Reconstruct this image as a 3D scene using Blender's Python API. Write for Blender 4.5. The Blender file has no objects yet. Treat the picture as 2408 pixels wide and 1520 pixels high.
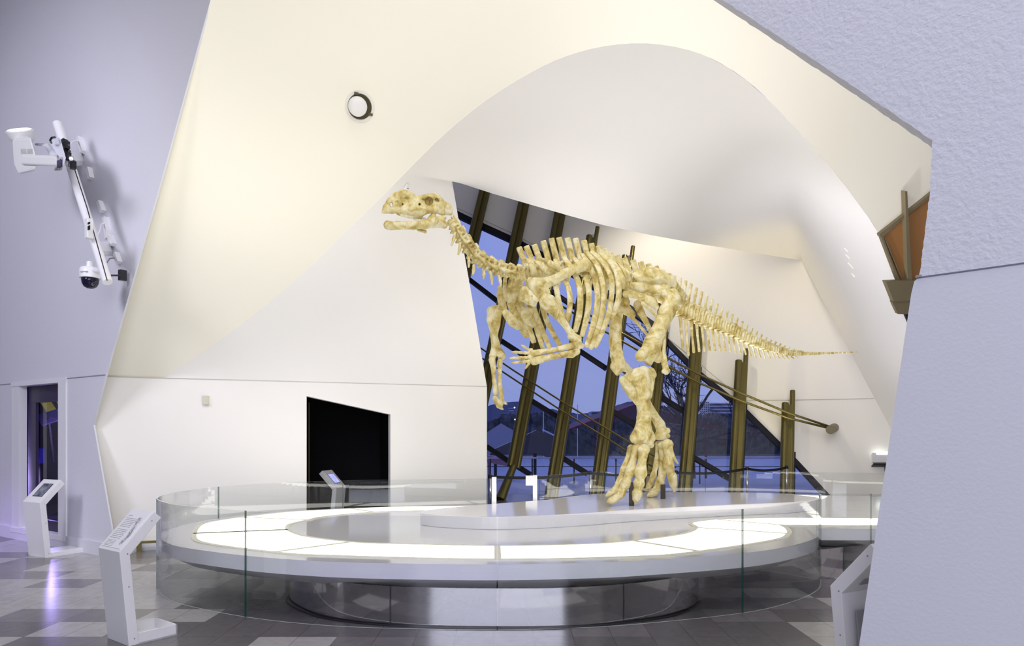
import bpy, bmesh, math, random
import numpy as np
from mathutils import Vector, Matrix
random.seed(7)
C = bpy.context.scene.collection
S = bpy.context.scene
# ---------------------------------------------------------------- camera, world, lights, exposure
FP = 1605.33; HY = 1022.0; CX = 1204.0; EYE = 1.6
cam = bpy.data.cameras.new('camera'); cam.lens = 24; cam.sensor_width = 36; cam.shift_y = (HY-760)/2408.0
cam.clip_start = .05; cam.clip_end = 3000
co = bpy.data.objects.new('camera', cam); C.objects.link(co)
co.location = (0, 0, EYE); co.rotation_euler = (math.pi/2, 0, 0); S.camera = co
S.view_settings.view_transform = 'Standard'; S.view_settings.look = 'None'
S.view_settings.exposure = 0.0; S.view_settings.gamma = 1; S.view_settings.use_curve_mapping = False
S.cycles.use_denoising = True
S.cycles.max_bounces = 12; S.cycles.diffuse_bounces = 5; S.cycles.transparent_max_bounces = 24; S.cycles.sample_clamp_indirect = 6

w = bpy.data.worlds.new('dusk_sky'); S.world = w; w.use_nodes = True
nt = w.node_tree; nt.nodes.clear()
tc = nt.nodes.new('ShaderNodeTexCoord'); sp = nt.nodes.new('ShaderNodeSeparateXYZ')
rp = nt.nodes.new('ShaderNodeValToRGB'); bg = nt.nodes.new('ShaderNodeBackground'); wo = nt.nodes.new('ShaderNodeOutputWorld')
nz = nt.nodes.new('ShaderNodeTexNoise'); nz.inputs['Scale'].default_value = 3.0; nz.inputs['Detail'].default_value = 4
mp = nt.nodes.new('ShaderNodeMapping'); mp.inputs['Scale'].default_value = (1, 1, 5)
mx = nt.nodes.new('ShaderNodeMix'); mx.data_type = 'RGBA'; mx.blend_type = 'MIX'
nt.links.new(tc.outputs['Generated'], sp.inputs[0]); nt.links.new(sp.outputs['Z'], rp.inputs[0])
nt.links.new(tc.outputs['Generated'], mp.inputs[0]); nt.links.new(mp.outputs[0], nz.inputs[0])
e = rp.color_ramp.elements
e[0].position = 0.0; e[0].color = (.30, .37, .66, 1); e[1].position = .75; e[1].color = (.24, .31, .78, 1)
m = rp.color_ramp.elements.new(.2); m.color = (.29, .37, .76, 1)
mr = nt.nodes.new('ShaderNodeMapRange'); mr.inputs[1].default_value = .42; mr.inputs[2].default_value = .75; mr.inputs[4].default_value = .35
nt.links.new(nz.outputs[0], mr.inputs[0]); nt.links.new(mr.outputs[0], mx.inputs['Factor'])
nt.links.new(rp.outputs[0], mx.inputs['A']); mx.inputs['B'].default_value = (.44, .46, .70, 1)
nt.links.new(mx.outputs['Result'], bg.inputs[0]); bg.inputs[1].default_value = 1.0
nt.links.new(bg.outputs[0], wo.inputs[0])

def light(name, kind, loc, power, color, size=1, tgt=None, size_y=None, angle=None, blend=.5):
    L = bpy.data.lights.new(name, kind); L.energy = power; L.color = color
    if kind == 'AREA':
        L.size = size
        if size_y: L.shape = 'RECTANGLE'; L.size_y = size_y
    elif kind in ('POINT', 'SPOT'): L.shadow_soft_size = size
    if angle: L.spot_size = math.radians(angle); L.spot_blend = blend
    o = bpy.data.objects.new(name, L); C.objects.link(o); o.location = loc
    if tgt is not None:
        o.rotation_euler = (Vector(tgt)-Vector(loc)).to_track_quat('-Z', 'Y').to_euler()
    return o
WARM = (1, .90, .70); COOL = (.80, .80, 1.0); VIOLET = (.45, .30, 1.0)
light('hall_fill', 'AREA', (0, -5, 4.5), 650, (.80, .82, 1.0), 9, (0, 6, 2.2), 6)
light('hall_ceiling', 'AREA', (1.5, 3.0, 9.6), 330, (1, .95, .88), 8, (1.5, 8.5, 2), 5)
light('hall_left', 'SPOT', (-8.0, 2.0, 6.5), 1300, (.86, .85, 1.0), 1.2, (-7.4, 10, 3.4), None, 80, .7)
light('hall_right', 'AREA', (3.4, 3.8, 6.6), 130, (1, .96, .96), 2.5, (7, 12, 5.5), 2)
light('vault_side_fill', 'SPOT', (-4.0, 2.0, 6.5), 2200, (.98, .94, 1), .6, (8.5, 14, 5.2), None, 30, .9)  # unseen spot added to brighten the vault's right side
light('shell_fill', 'SPOT', (-3.3, 5.0, 1.0), 420, (1, .96, .84), .8, (-3.0, 8.6, 6.8), None, 60, .9)  # unseen fill added to lift the left of the shell
light('vault_low_fill', 'SPOT', (3.8, 12.0, .57), 620, (.90, .87, 1.0), .1, (8.2, 14.0, 5.6), None, 80, .8)  # made-up lamp behind the disk, brightens the right vault from below
light('vault_light', 'AREA', (2.5, 11.3, 2.2), 90, (.98, .94, .96), 2, (2.5, 11.5, 9), 1)
light('back_room', 'AREA', (6.5, 14.6, 1.2), 14, (1, .95, .92), 2, (6.5, 17, 4.0), 1)
light('back_room_high', 'SPOT', (3.9, 17.3, 9.05), 470, (1, .91, .76), .1, (5.5, 18.6, 3), None, 150, .8)
for ux in (0.4, 2.2, 4.2, 5.6): light('column_uplight', 'SPOT', (ux, 15.2, .12), 170, (1, .82, .30), .1, (ux+.5, 16.9, 3.2), None, 60, .7)
light('bone_spot', 'SPOT', (-3.0, 3.5, 8.5), 270, (1, .93, .72), .3, (1.4, 9.2, 2.3), None, 42, .6)
light('bone_spot_b', 'SPOT', (4.5, 4.0, 8.5), 220, (1, .94, .74), .3, (2.4, 9.6, 2.3), None, 42, .6)
light('violet_wash', 'SPOT', (-8.6, 5.5, 5.5), 1500, VIOLET, .3, (-8.4, 9.0, 0.0), None, 34, .8)
light('floor_left', 'SPOT', (-3.0, 2.5, 9.4), 900, (.97, .94, 1), .8, (-3.8, 7.0, 0), None, 48, .9)
light('violet_wash_b', 'SPOT', (-1.0, -2, 5.5), 420, (.45, .25, 1.0), .2, (-.8, 5.0, 0), None, 20, .9)

# ---------------------------------------------------------------- measuring helpers
def W(px, py, d): return Vector(((px-CX)*d/FP, d, EYE+(HY-py)*d/FP))
def ray(px, py): return Vector(((px-CX)/FP, 1.0, (HY-py)/FP))
def hit(px, py, P, N):
    r = ray(px, py); o = Vector((0, 0, EYE)); t = (Vector(P)-o).dot(N)/r.dot(N); return o+r*t
def G(px, py, z=0.0):
    d = (EYE-z)*FP/(py-HY); return Vector(((px-CX)*d/FP, d, z))
# ---------------------------------------------------------------- materials
MATS = {}
def mat(name, color=(.8, .8, .8), rough=.5, metal=0, emit=None, es=0, bump=None, spec=.5, coat=0, noise=None):
    if name in MATS: return MATS[name]
    M = bpy.data.materials.new(name); M.use_nodes = True; t = M.node_tree; b = t.nodes['Principled BSDF']
    b.inputs['Base Color'].default_value = (*color, 1); b.inputs['Roughness'].default_value = rough
    b.inputs['Metallic'].default_value = metal; b.inputs['Specular IOR Level'].default_value = spec
    if coat: b.inputs['Coat Weight'].default_value = coat; b.inputs['Coat Roughness'].default_value = .05
    if emit: b.inputs['Emission Color'].default_value = (*emit, 1); b.inputs['Emission Strength'].default_value = es
    g = t.nodes.new('ShaderNodeTexCoord')
    if bump:
        n = t.nodes.new('ShaderNodeTexNoise'); n.inputs['Scale'].default_value = bump[0]; n.inputs['Detail'].default_value = 4
        k = t.nodes.new('ShaderNodeBump'); k.inputs['Strength'].default_value = bump[1]; k.inputs['Distance'].default_value = bump[2]
        t.links.new(g.outputs['Object'], n.inputs['Vector']); t.links.new(n.outputs[0], k.inputs['Height']); t.links.new(k.outputs[0], b.inputs['Normal'])
    if noise:
        n = t.nodes.new('ShaderNodeTexNoise'); n.inputs['Scale'].default_value = noise[0]; n.inputs['Detail'].default_value = 6
        r = t.nodes.new('ShaderNodeValToRGB')
        cols = noise[1:]
        while len(r.color_ramp.elements) < len(cols): r.color_ramp.elements.new(.5)
        for i, c in enumerate(cols):
            r.color_ramp.elements[i].position = .32+.36*i/max(1, len(cols)-1); r.color_ramp.elements[i].color = (*c, 1)
        t.links.new(g.outputs['Object'], n.inputs['Vector']); t.links.new(n.outputs[0], r.inputs[0]); t.links.new(r.outputs[0], b.inputs['Base Color'])
    MATS[name] = M; return M
def glass(name, tint=(.97, .985, .98), k=1.0, ior=1.45, rough=.0):
    M = bpy.data.materials.new(name); M.use_nodes = True; t = M.node_tree; t.nodes.clear()
    o = t.nodes.new('ShaderNodeOutputMaterial'); x = t.nodes.new('ShaderNodeMixShader')
    a = t.nodes.new('ShaderNodeBsdfTransparent'); a.inputs[0].default_value = (*tint, 1)
    b = t.nodes.new('ShaderNodeBsdfGlossy'); b.inputs['Roughness'].default_value = rough
    f = t.nodes.new('ShaderNodeLayerWeight'); f.inputs[0].default_value = .5      # Schlick on the facing angle, same from both sides
    pw = t.nodes.new('ShaderNodeMath'); pw.operation = 'POWER'; pw.inputs[1].default_value = 5
    mu = t.nodes.new('ShaderNodeMath'); mu.operation = 'MULTIPLY_ADD'; mu.inputs[1].default_value = .9*min(k, 1.1); mu.inputs[2].default_value = .045*k; mu.use_clamp = True
    t.links.new(f.outputs['Facing'], pw.inputs[0]); t.links.new(pw.outputs[0], mu.inputs[0]); t.links.new(mu.outputs[0], x.inputs[0])
    t.links.new(a.outputs[0], x.inputs[1]); t.links.new(b.outputs[0], x.inputs[2]); t.links.new(x.outputs[0], o.inputs[0])
    MATS[name] = M; return M
STUCCO = mat('rough_lavender_plaster', (.71, .71, .765), .95, bump=(38, .6, .014), spec=.2)
PIER = mat('smooth_lavender_plaster', (.71, .71, .765), .9, bump=(50, .25, .008), spec=.2)
CREAM = mat('cream_paint', (.90, .87, .73), .8, spec=.2, bump=(3, .03, .02))
VAULT = mat('pale_vault_paint', (.87, .855, .80), .8, spec=.2)
LOWER = mat('off_white_wall_paint', (.88, .86, .80), .75, spec=.25)
WHITE = mat('white_powder_coat', (.86, .86, .88), .35)
DECK = mat('white_gloss_deck', (.84, .83, .84), .10, spec=.6)
DECKE = mat('white_fascia', (.90, .90, .95), .3)
SEAM = mat('cream_seam', (.86, .84, .70), .5)
LIGHTP = mat('lit_opal_panel', (1, 1, .96), .4, emit=(1, .985, .93), es=2.4)
CHROME = mat('polished_steel', (.66, .64, .66), .07, 1)
DARKG = mat('grey_underside', (.86, .86, .88), .4)
BLACK = mat('black', (.006, .006, .008), .4)
BLACKG = mat('black_gloss', (.008, .008, .010), .12)
FRAME = mat('dark_window_frame', (.008, .008, .014), .5, spec=.25)
BRONZE = mat('bronze_steel', (.15, .125, .04), .30, .75)
BROWN = mat('brown_metal_panel', (.17, .14, .075), .55)
ORANGE = mat('orange_panel', (.32, .15, .045), .6, bump=(200, .2, .002))
GREENE = mat('green_glass_edge', (.01, .10, .07), .15)
GLASS = glass('balustrade_glass', (.975, .985, .98), 1.25)
WGLASS = glass('window_glass', (.86, .86, .97), 1.2)
CLEAR = glass('clear_dome', (.8, .8, .85), 1.0)

# ---------------------------------------------------------------- mesh helpers
def parent_origin(p):
    v = Vector((0, 0, 0))
    while p is not None: v = v+p.location; p = p.parent
    return v
def mk(name, verts, faces, m=None, parent=None, smooth=False, local=False, fm=None, auto=None):
    off = Vector((0, 0, 0)) if (local or parent is None) else parent_origin(parent)
    me = bpy.data.meshes.new(name)
    me.from_pydata([tuple(Vector(v)-off) for v in verts], [], [tuple(f) for f in faces]); me.update()
    ms = m if isinstance(m, (list, tuple)) else [m]
    for k in ms:
        if k: me.materials.append(k)
    if fm is not None: me.polygons.foreach_set('material_index', fm)
    if smooth: me.polygons.foreach_set('use_smooth', [True]*len(me.polygons))
    o = bpy.data.objects.new(name, me); C.objects.link(o)
    if parent: o.parent = parent
    if auto is not None:
        me.polygons.foreach_set('use_smooth', [True]*len(me.polygons))
        try: me.set_sharp_from_angle(angle=math.radians(auto))
        except Exception: pass
    return o
def empty(name, loc, rz=0, label=None, cat=None, group=None, kind=None):
    o = bpy.data.objects.new(name, None); C.objects.link(o); o.location = loc; o.rotation_euler = (0, 0, rz); o.empty_display_size = .1
    return tag(o, label, cat, group, kind)
def tag(o, label=None, cat=None, group=None, kind=None):
    if label: o['label'] = label
    if cat: o['category'] = cat
    if group: o['group'] = group
    if kind: o['kind'] = kind
    return o
class MB:
    def __init__(s): s.v = []; s.f = []; s.m = []
    def add(s, vs, fs, mi=0):
        b = len(s.v); s.v += [Vector(v) for v in vs]; s.f += [tuple(i+b for i in f) for f in fs]; s.m += [mi]*len(fs); return s
    def box(s, c, size, ax=None, mi=0):
        c = Vector(c); A = ax or (Vector((1, 0, 0)), Vector((0, 1, 0)), Vector((0, 0, 1))); h = [x/2 for x in size]
        vs = [c+A[0]*(h[0]*i)+A[1]*(h[1]*j)+A[2]*(h[2]*k) for k in (-1, 1) for j in (-1, 1) for i in (-1, 1)]
        return s.add(vs, [(0, 2, 3, 1), (4, 5, 7, 6), (0, 1, 5, 4), (2, 6, 7, 3), (0, 4, 6, 2), (1, 3, 7, 5)], mi)
    def tube(s, pts, r, n=12, mi=0, cap=True, asp=None, up=None):
        pts = [Vector(p) for p in pts]; rs = r if isinstance(r, (list, tuple)) else [r]*len(pts)
        rings = []; U = Vector(up) if up else None
        for i, p in enumerate(pts):
            t = (pts[min(i+1, len(pts)-1)]-pts[max(i-1, 0)]).normalized()
            if U is None: U = Vector((0, 0, 1)) if abs(t.z) < .9 else Vector((1, 0, 0))
            a = (U-t*U.dot(t)).normalized(); b = t.cross(a); 
            if up is None: U = a
            q = asp if asp else 1
            rings.append([p+a*(rs[i]*math.cos(2*math.pi*k/n))+b*(rs[i]*q*math.sin(2*math.pi*k/n)) for k in range(n)])
        vs = [v for R in rings for v in R]; fs = []
        for i in range(len(pts)-1):
            for k in range(n): fs.append((i*n+k, i*n+(k+1) % n, (i+1)*n+(k+1) % n, (i+1)*n+k))
        if cap: fs.append(tuple(range(n))[::-1]); fs.append(tuple((len(pts)-1)*n+k for k in range(n)))
        return s.add(vs, fs, mi)
    def lathe(s, c, prof, n=24, ax=None, mi=0):
        c = Vector(c); A = ax or (Vector((1, 0, 0)), Vector((0, 1, 0)), Vector((0, 0, 1)))
        vs = [c+A[0]*(r*math.cos(2*math.pi*k/n))+A[1]*(r*math.sin(2*math.pi*k/n))+A[2]*z for r, z in prof for k in range(n)]
        fs = [(i*n+k, i*n+(k+1) % n, (i+1)*n+(k+1) % n, (i+1)*n+k) for i in range(len(prof)-1) for k in range(n)]
        fs.append(tuple(range(n))[::-1]); fs.append(tuple((len(prof)-1)*n+k for k in range(n)))
        return s.add(vs, fs, mi)
    def prism(s, poly, d, mi=0):        # planar polygon extruded by vector d
        n = len(poly); d = Vector(d); vs = [Vector(p) for p in poly]+[Vector(p)+d for p in poly]
        fs = [tuple(range(n)), tuple(range(n, 2*n))[::-1]]+[(i, (i+1) % n+0, (i+1) % n+n, i+n) for i in range(n)]
        return s.add(vs, fs, mi)
    def build(s, name, m, parent=None, smooth=False, local=False, auto=None):
        o = mk(name, s.v, s.f, m, parent, smooth, local, s.m if isinstance(m, (list, tuple)) else None, auto)
        bm = bmesh.new(); bm.from_mesh(o.data); bmesh.ops.recalc_face_normals(bm, faces=bm.faces); bm.to_mesh(o.data); bm.free()
        if auto is not None:
            try: o.data.set_sharp_from_angle(angle=math.radians(auto))
            except Exception: pass
        return o
def bevel(o, wd=.004, seg=2):
    b = o.modifiers.new('edge', 'BEVEL'); b.width = wd; b.segments = seg; b.limit_method = 'ANGLE'; b.angle_limit = math.radians(40); return o
def fill(name, loops, m, parent=None, thick=0, smooth=False):
    bm = bmesh.new(); off = parent_origin(parent) if parent else Vector((0, 0, 0))
    es = []
    for L in loops:
        vs = [bm.verts.new(Vector(p)-off) for p in L]
        for i in range(len(vs)): es.append(bm.edges.new((vs[i], vs[(i+1) % len(vs)])))
    bmesh.ops.triangle_fill(bm, use_beauty=True, use_dissolve=False, edges=es)
    for f in bm.faces:
        c = f.calc_center_median()+off
        if f.normal.dot(Vector((0, 0, EYE))-c) < 0: f.normal_flip()
    me = bpy.data.meshes.new(name); bm.to_mesh(me); bm.free(); me.materials.append(m)
    o = bpy.data.objects.new(name, me); C.objects.link(o); o.parent = parent
    if thick:
        s = o.modifiers.new('thick', 'SOLIDIFY'); s.thickness = thick; s.offset = -1
    return o
def cr(pts, n=8, closed=False):
    P = [Vector(p) for p in pts]; out = []; N = len(P); rng = range(N) if closed else range(N-1)
    for i in rng:
        if closed: a, b, c, d = P[(i-1) % N], P[i], P[(i+1) % N], P[(i+2) % N]
        else: a, b, c, d = P[max(i-1, 0)], P[i], P[i+1], P[min(i+2, N-1)]
        for k in range(n):
            t = k/n
            out.append(.5*((2*b)+(c-a)*t+(2*a-5*b+4*c-d)*t*t+(3*b-a-3*c+d)*t**3))
    if not closed: out.append(P[-1])
    return out
def crs(pts, n=8):   # Catmull-Rom through plain tuples of any length
    A = np.array(pts, float); N = len(A); out = []
    for i in range(N-1):
        a, b, c, d = A[max(i-1, 0)], A[i], A[i+1], A[min(i+2, N-1)]
        for k in range(n):
            t = k/n; out.append(.5*(2*b+(c-a)*t+(2*a-5*b+4*c-d)*t*t+(3*b-a-3*c+d)*t**3))
    out.append(A[-1]); return out

# ================================================================ THE ROOM
# floor: granite and marble slabs laid square to the hall
def floor_material():
    M = bpy.data.materials.new('granite_and_marble_floor'); M.use_nodes = True; t = M.node_tree; b = t.nodes['Principled BSDF']
    N = t.nodes.new; L = t.links.new
    g = N('ShaderNodeTexCoord'); s = N('ShaderNodeSeparateXYZ'); L(g.outputs['Object'], s.inputs[0])
    def mth(op, a, bb=None, c=None):
        n = N('ShaderNodeMath'); n.operation = op
        for i, x in enumerate((a, bb, c)):
            if x is None: continue
            if isinstance(x, (int, float)): n.inputs[i].default_value = x
            else: L(x, n.inputs[i])
        return n.outputs[0]
    X = mth('ADD', s.outputs['X'], 2.62+.31*40); Y = mth('ADD', s.outputs['Y'], -5.39+.43*40)
    fx = mth('FLOOR', mth('DIVIDE', X, .62)); fy = mth('FLOOR', mth('DIVIDE', Y, .43))
    cb = N('ShaderNodeCombineXYZ'); L(fx, cb.inputs[0]); L(fy, cb.inputs[1])
    wn = N('ShaderNodeTexWhiteNoise'); wn.noise_dimensions = '2D'; L(cb.outputs[0], wn.inputs['Vector'])
    big = N('ShaderNodeTexNoise'); big.inputs['Scale'].default_value = .13; big.inputs['Detail'].default_value = 0; L(cb.outputs[0], big.inputs['Vector'])
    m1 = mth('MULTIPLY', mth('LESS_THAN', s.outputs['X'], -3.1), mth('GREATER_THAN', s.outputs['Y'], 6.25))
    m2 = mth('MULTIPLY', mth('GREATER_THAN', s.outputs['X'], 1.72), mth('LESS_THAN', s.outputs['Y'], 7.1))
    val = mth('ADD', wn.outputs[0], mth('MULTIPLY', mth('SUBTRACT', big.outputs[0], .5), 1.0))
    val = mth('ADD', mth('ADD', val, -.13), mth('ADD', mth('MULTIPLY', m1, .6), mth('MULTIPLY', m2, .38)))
    r = N('ShaderNodeValToRGB'); r.color_ramp.interpolation = 'CONSTANT'; L(val, r.inputs[0])
    e = r.color_ramp.elements; e[0].color = (.125, .117, .12, 1); e[1].position = .60; e[1].color = (.17, .16, .163, 1)
    q = e.new(.78); q.color = (.38, .37, .36, 1)
    sp_ = N('ShaderNodeTexNoise'); sp_.inputs['Scale'].default_value = 260; sp_.inputs['Detail'].default_value = 2; L(g.outputs['Object'], sp_.inputs['Vector'])
    ve = N('ShaderNodeTexNoise'); ve.inputs['Scale'].default_value = 5; ve.inputs['Detail'].default_value = 8; ve.inputs['Distortion'].default_value = 2; L(g.outputs['Object'], ve.inputs['Vector'])
    k = mth('ADD', mth('MULTIPLY', sp_.outputs[0], .9), mth('MULTIPLY', ve.outputs[0], .5)); k = mth('ADD', k, .3)
    mxx = N('ShaderNodeMix'); mxx.data_type = 'RGBA'; mxx.blend_type = 'MULTIPLY'; mxx.inputs['Factor'].default_value = 1
    L(r.outputs[0], mxx.inputs['A']); L(k, mxx.inputs['B'])
    jx = mth('LESS_THAN', mth('FRACT', mth('DIVIDE', X, .31)), .016); jy = mth('LESS_THAN', mth('FRACT', mth('DIVIDE', Y, .43)), .010)
    j = mth('MAXIMUM', jx, jy)
    m2 = N('ShaderNodeMix'); m2.data_type = 'RGBA'; L(mth('MULTIPLY', j, .75), m2.inputs['Factor']); L(mxx.outputs['Result'], m2.inputs['A']); m2.inputs['B'].default_value = (.05, .045, .045, 1)
    L(m2.outputs['Result'], b.inputs['Base Color']); b.inputs['Roughness'].default_value = .22
    return M
mb = MB(); mb.add([(-17, -8, 0), (14, -8, 0), (14, 18.3, 0), (-17, 18.3, 0)], [(0, 1, 2, 3)])
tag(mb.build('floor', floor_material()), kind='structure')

# --- left pier wall (vertical plane)
PL = Vector((-5.62, 9.14, 0)); DL = Vector((2.35, -1.56, 0)).normalized(); NL = Vector((-1.56, -2.35, 0)).normalized()
def onL(px, py): return hit(px, py, PL, NL)
def onLz(px, z):
    p = hit(px, 900, PL, NL); return Vector((p.x, p.y, z))
pier = [onL(540, -160), onL(495, 0), onL(388, 392), onL(250, 880), onL(220, 1000), onL(262, 1240), onLz(268, 0), onLz(-260, 0), onLz(-260, 11)]
hole = [onL(29, 905), onL(158, 892), onL(156, 1262), onL(29, 1252)]
fill('wall_left', [pier, hole], PIER, thick=.02)['kind'] = 'structure'
a = onL(1, 906); b = onL(248, 881)
MB().box((a+b)/2+NL*.004, ((b-a).length, .008, .012), (DL, NL, Vector((0, 0, 1)))).build('trim_1', mat('wall_joint_grey', (.35, .34, .40), .9))['kind'] = 'structure'  # grey strip marking the panel joint
a = onLz(-100, .0); b = onLz(28, .0); a2 = onLz(158, .0); b2 = onLz(262, .0)
mb = MB()
mb.box((a+b2)/2+Vector((0, 0, .09))+NL*.012, ((b2-a).length, .024, .18), (DL, NL, Vector((0, 0, 1))))
mb.build('baseboard_left', PIER)['kind'] = 'structure'

# --- display window in the left wall
win = empty('window_2', onL(90, 1256), kind='structure')
z0 = onL(90, 1252).z; 
def L_(px, z, off=0.0): return onLz(px, z)+NL*off
zt = onL(90, 900).z; zb = onL(90, 1255).z
xl, xr = 29, 158
mb = MB()
for (x0_, x1_, za, zb_, d0, d1) in ((29, 46, zb, zt, -.10, .01), (140, 158, zb, zt, -.14, .02), (29, 158, zt-.03, zt+.03, -.12, .02), (29, 158, zb-.04, zb+.03, -.12, .03)):
    p, q = L_(x0_, 0), L_(x1_, 0); c = (p+q)/2
    mb.box(Vector((c.x, c.y, (za+zb_)/2))+NL*((d0+d1)/2), ((q-p).length, d1-d0, zb_-za), (DL, NL, Vector((0, 0, 1))))
mb.build('white_reveal', WHITE, win)
mb = MB()
for (x0_, x1_, za, zb_) in ((43, 52, zb, zt), (43, 141, zt-.28, zt-.02), (43, 141, zb, zb+.18), (52, 61, zb, zt-.25)):
    p, q = L_(x0_, 0), L_(x1_, 0); c = (p+q)/2
    mb.box(Vector((c.x, c.y, (za+zb_)/2))-NL*.15, ((q-p).length, .04, zb_-za), (DL, NL, Vector((0, 0, 1))))
mb.build('dark_frame', mat('aubergine_frame', (.035, .025, .06), .4), win)
p, q = L_(40, 0), L_(145, 0)
vs = [Vector((p.x, p.y, zb))-NL*.18, Vector((q.x, q.y, zb))-NL*.18, Vector((q.x, q.y, zt))-NL*.18, Vector((p.x, p.y, zt))-NL*.18]
mk('pane', vs, [(0, 1, 2, 3)], glass('vitrine_glass', (.75, .72, .95), 2.2), win)
# dim gallery behind the pane
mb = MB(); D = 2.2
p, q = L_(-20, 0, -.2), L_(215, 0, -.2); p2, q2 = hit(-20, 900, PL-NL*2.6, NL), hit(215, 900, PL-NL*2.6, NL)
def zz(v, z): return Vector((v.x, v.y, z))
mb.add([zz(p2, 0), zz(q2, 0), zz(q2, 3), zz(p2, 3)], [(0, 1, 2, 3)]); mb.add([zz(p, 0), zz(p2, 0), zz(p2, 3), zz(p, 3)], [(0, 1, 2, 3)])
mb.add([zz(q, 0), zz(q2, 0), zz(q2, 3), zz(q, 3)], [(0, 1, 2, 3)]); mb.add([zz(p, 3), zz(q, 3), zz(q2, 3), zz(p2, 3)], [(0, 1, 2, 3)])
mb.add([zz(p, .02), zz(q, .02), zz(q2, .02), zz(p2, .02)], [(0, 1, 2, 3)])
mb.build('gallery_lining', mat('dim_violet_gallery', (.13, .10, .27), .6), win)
def inL(px, py, off):   # a point seen at a pixel, off metres behind the pane plane
    return hit(px, py, PL-NL*off, NL)
sg = empty('reading_panel', zz(inL(110, 1200, 1.2), .02), label='sloping violet reading panel on a slim post inside the left display window', cat='sign')
P = [inL(85, 976, 1.2), inL(150, 958, 1.1), inL(150, 984, .9), inL(99, 1000, 1.0)]
MB().prism(P, (0, 0, -.02)).build('panel', mat('lilac_print', (.45, .40, .80), .5), sg)
c = (P[0]+P[2])/2; MB().tube([c-Vector((0, 0, .03)), inL(128, 1086, 1.2)], .035, 8).build('post', BLACKG, sg)
bx = MB().box(inL(77, 1072, 1.3), (.35, .3, .3), (DL, NL, Vector((0, 0, 1)))); o = bevel(bx.build('upholstered_stool', mat('blue_fabric', (.03, .02, .45), .8)), .02)
sb = empty('gallery_stool', zz(inL(77, 1072, 1.3), 0.02), label='deep blue box stool seen through the left display window', cat='stool')
o.name = 'seat'; o.parent = sb; o.data.transform(Matrix.Translation(-sb.location)); 
mb = MB(); cc = inL(77, 1072, 1.3)
for sx in (-.14, .14):
    for sy in (-.11, .11):
        q_ = cc+DL*sx+NL*sy; mb = MB().tube([zz(q_, .02), zz(q_, cc.z-.14)], .012, 6); mb.build('leg', BLACKG, sb)
mb = MB()
for (x0_, y0_, x1_, y1_, off) in ((92, 922, 122, 968, 2.0), (128, 918, 150, 950, 2.0)):
    aa, bb = inL(x0_, y0_, off), inL(x1_, y1_, off)
    tag(MB().tube([aa, bb], .09, 8).build('ceiling_beam', mat('yellow_glow_beam', (.55, .50, .06), .5, emit=(.6, .55, .05), es=.25)), 'yellow glowing slanting beam behind the left display window, %s one' % ('larger' if x0_ < 100 else 'right-hand'), 'beam')  # weak emission stands in for light falling on the beams
light('gallery_fill', 'POINT', tuple(inL(95, 1130, .4)), 60, (.55, .45, 1), .2)  # added fill so the gallery contents show through the pane

# --- middle wall, lower vertical part with the dark doorway
PM = Vector((-5.44, 9.27, 0)); DM = Vector((5.03, 1.93, 0)).normalized(); NM = Vector((1.93, -5.03, 0)).normalized()
def onM(px, py): return hit(px, py, PM, NM)
def onMz(px, z): p = hit(px, 900, PM, NM); return Vector((p.x, p.y, z))
ZJ = 2.385
mid = [onMz(214, ZJ), onMz(1145, ZJ), onMz(1145, 0), onMz(918, 0), onM(918, 975), onM(721, 932), onMz(721, 0), onMz(214, 0)]
fill('wall_middle', [mid], LOWER, thick=.02)['kind'] = 'structure'
door = empty('door_1', onMz(820, 0), kind='structure')
dv = -NM*.17
A_, B_, C_, D_ = onMz(721, 0), onM(721, 932), onM(918, 975), onMz(918, 0)
mk('reveal', [A_, B_, C_, D_, A_+dv, B_+dv, C_+dv, D_+dv], [(0, 1, 5, 4), (1, 2, 6, 5), (2, 3, 7, 6)], WHITE, door)
dv2 = -NM*3.0; E = [A_+dv-DM*.4, B_+dv-DM*.4+Vector((0, 0, .3)), C_+dv+DM*.4+Vector((0, 0, .5)), D_+dv+DM*.4]
# lining coloured black to stand in for the room's darkness, opening left clear
ring = [A_+dv, B_+dv, C_+dv, D_+dv]
vs = E+[v+dv2 for v in E]+ring
mk('dark_lining', vs, [(0, 1, 5, 4), (1, 2, 6, 5), (2, 3, 7, 6), (4, 5, 6, 7), (0, 1, 9, 8), (1, 2, 10, 9), (2, 3, 11, 10)], mat('black_room_lining', (.012, .009, .012), .85), door)
p_ = onM(733, 1000)-NM*.5
MB().tube([Vector((p_.x, p_.y, 0)), Vector((p_.x, p_.y, 2.1))], .006, 6).build('track_rail', mat('dull_bronze', (.25, .2, .1), .5, .5), door)
# switch box on the middle wall
o = MB().box(onM(484, 942)+NM*.02, (.085, .04, .13), (DM, NM, Vector((0, 0, 1)))).build('wall_switch', mat('cream_plastic', (.62, .60, .48), .5)); bevel(o, .006)
tag(o, 'small cream switch box on the cream wall left of the dark doorway', 'switch')
# brass-legged low rail at the foot of the middle wall
rl = empty('low_rail', onMz(335, 0)+NM*.12, label='low brass barrier rail along the foot of the cream wall', cat='rail')
a, b = onMz(300, .13)+NM*.12, onMz(372, .13)+NM*.12
MB().box((a+b)/2, ((b-a).length, .05, .03), (DM, NM, Vector((0, 0, 1)))).build('bar', BRONZE, rl)
for px in (330,): q_ = onMz(px, .06)+NM*.12; MB().box(q_, (.06, .03, .12), (DM, NM, Vector((0, 0, 1)))).build('leg', BRONZE, rl)
a = onMz(236, 0.05)+NM*.01; b = onMz(721, .05)+NM*.01
MB().box((a+b)/2, ((b-a).length, .02, .1), (DM, NM, Vector((0, 0, 1)))).build('baseboard_middle', WHITE)['kind'] = 'structure'

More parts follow.
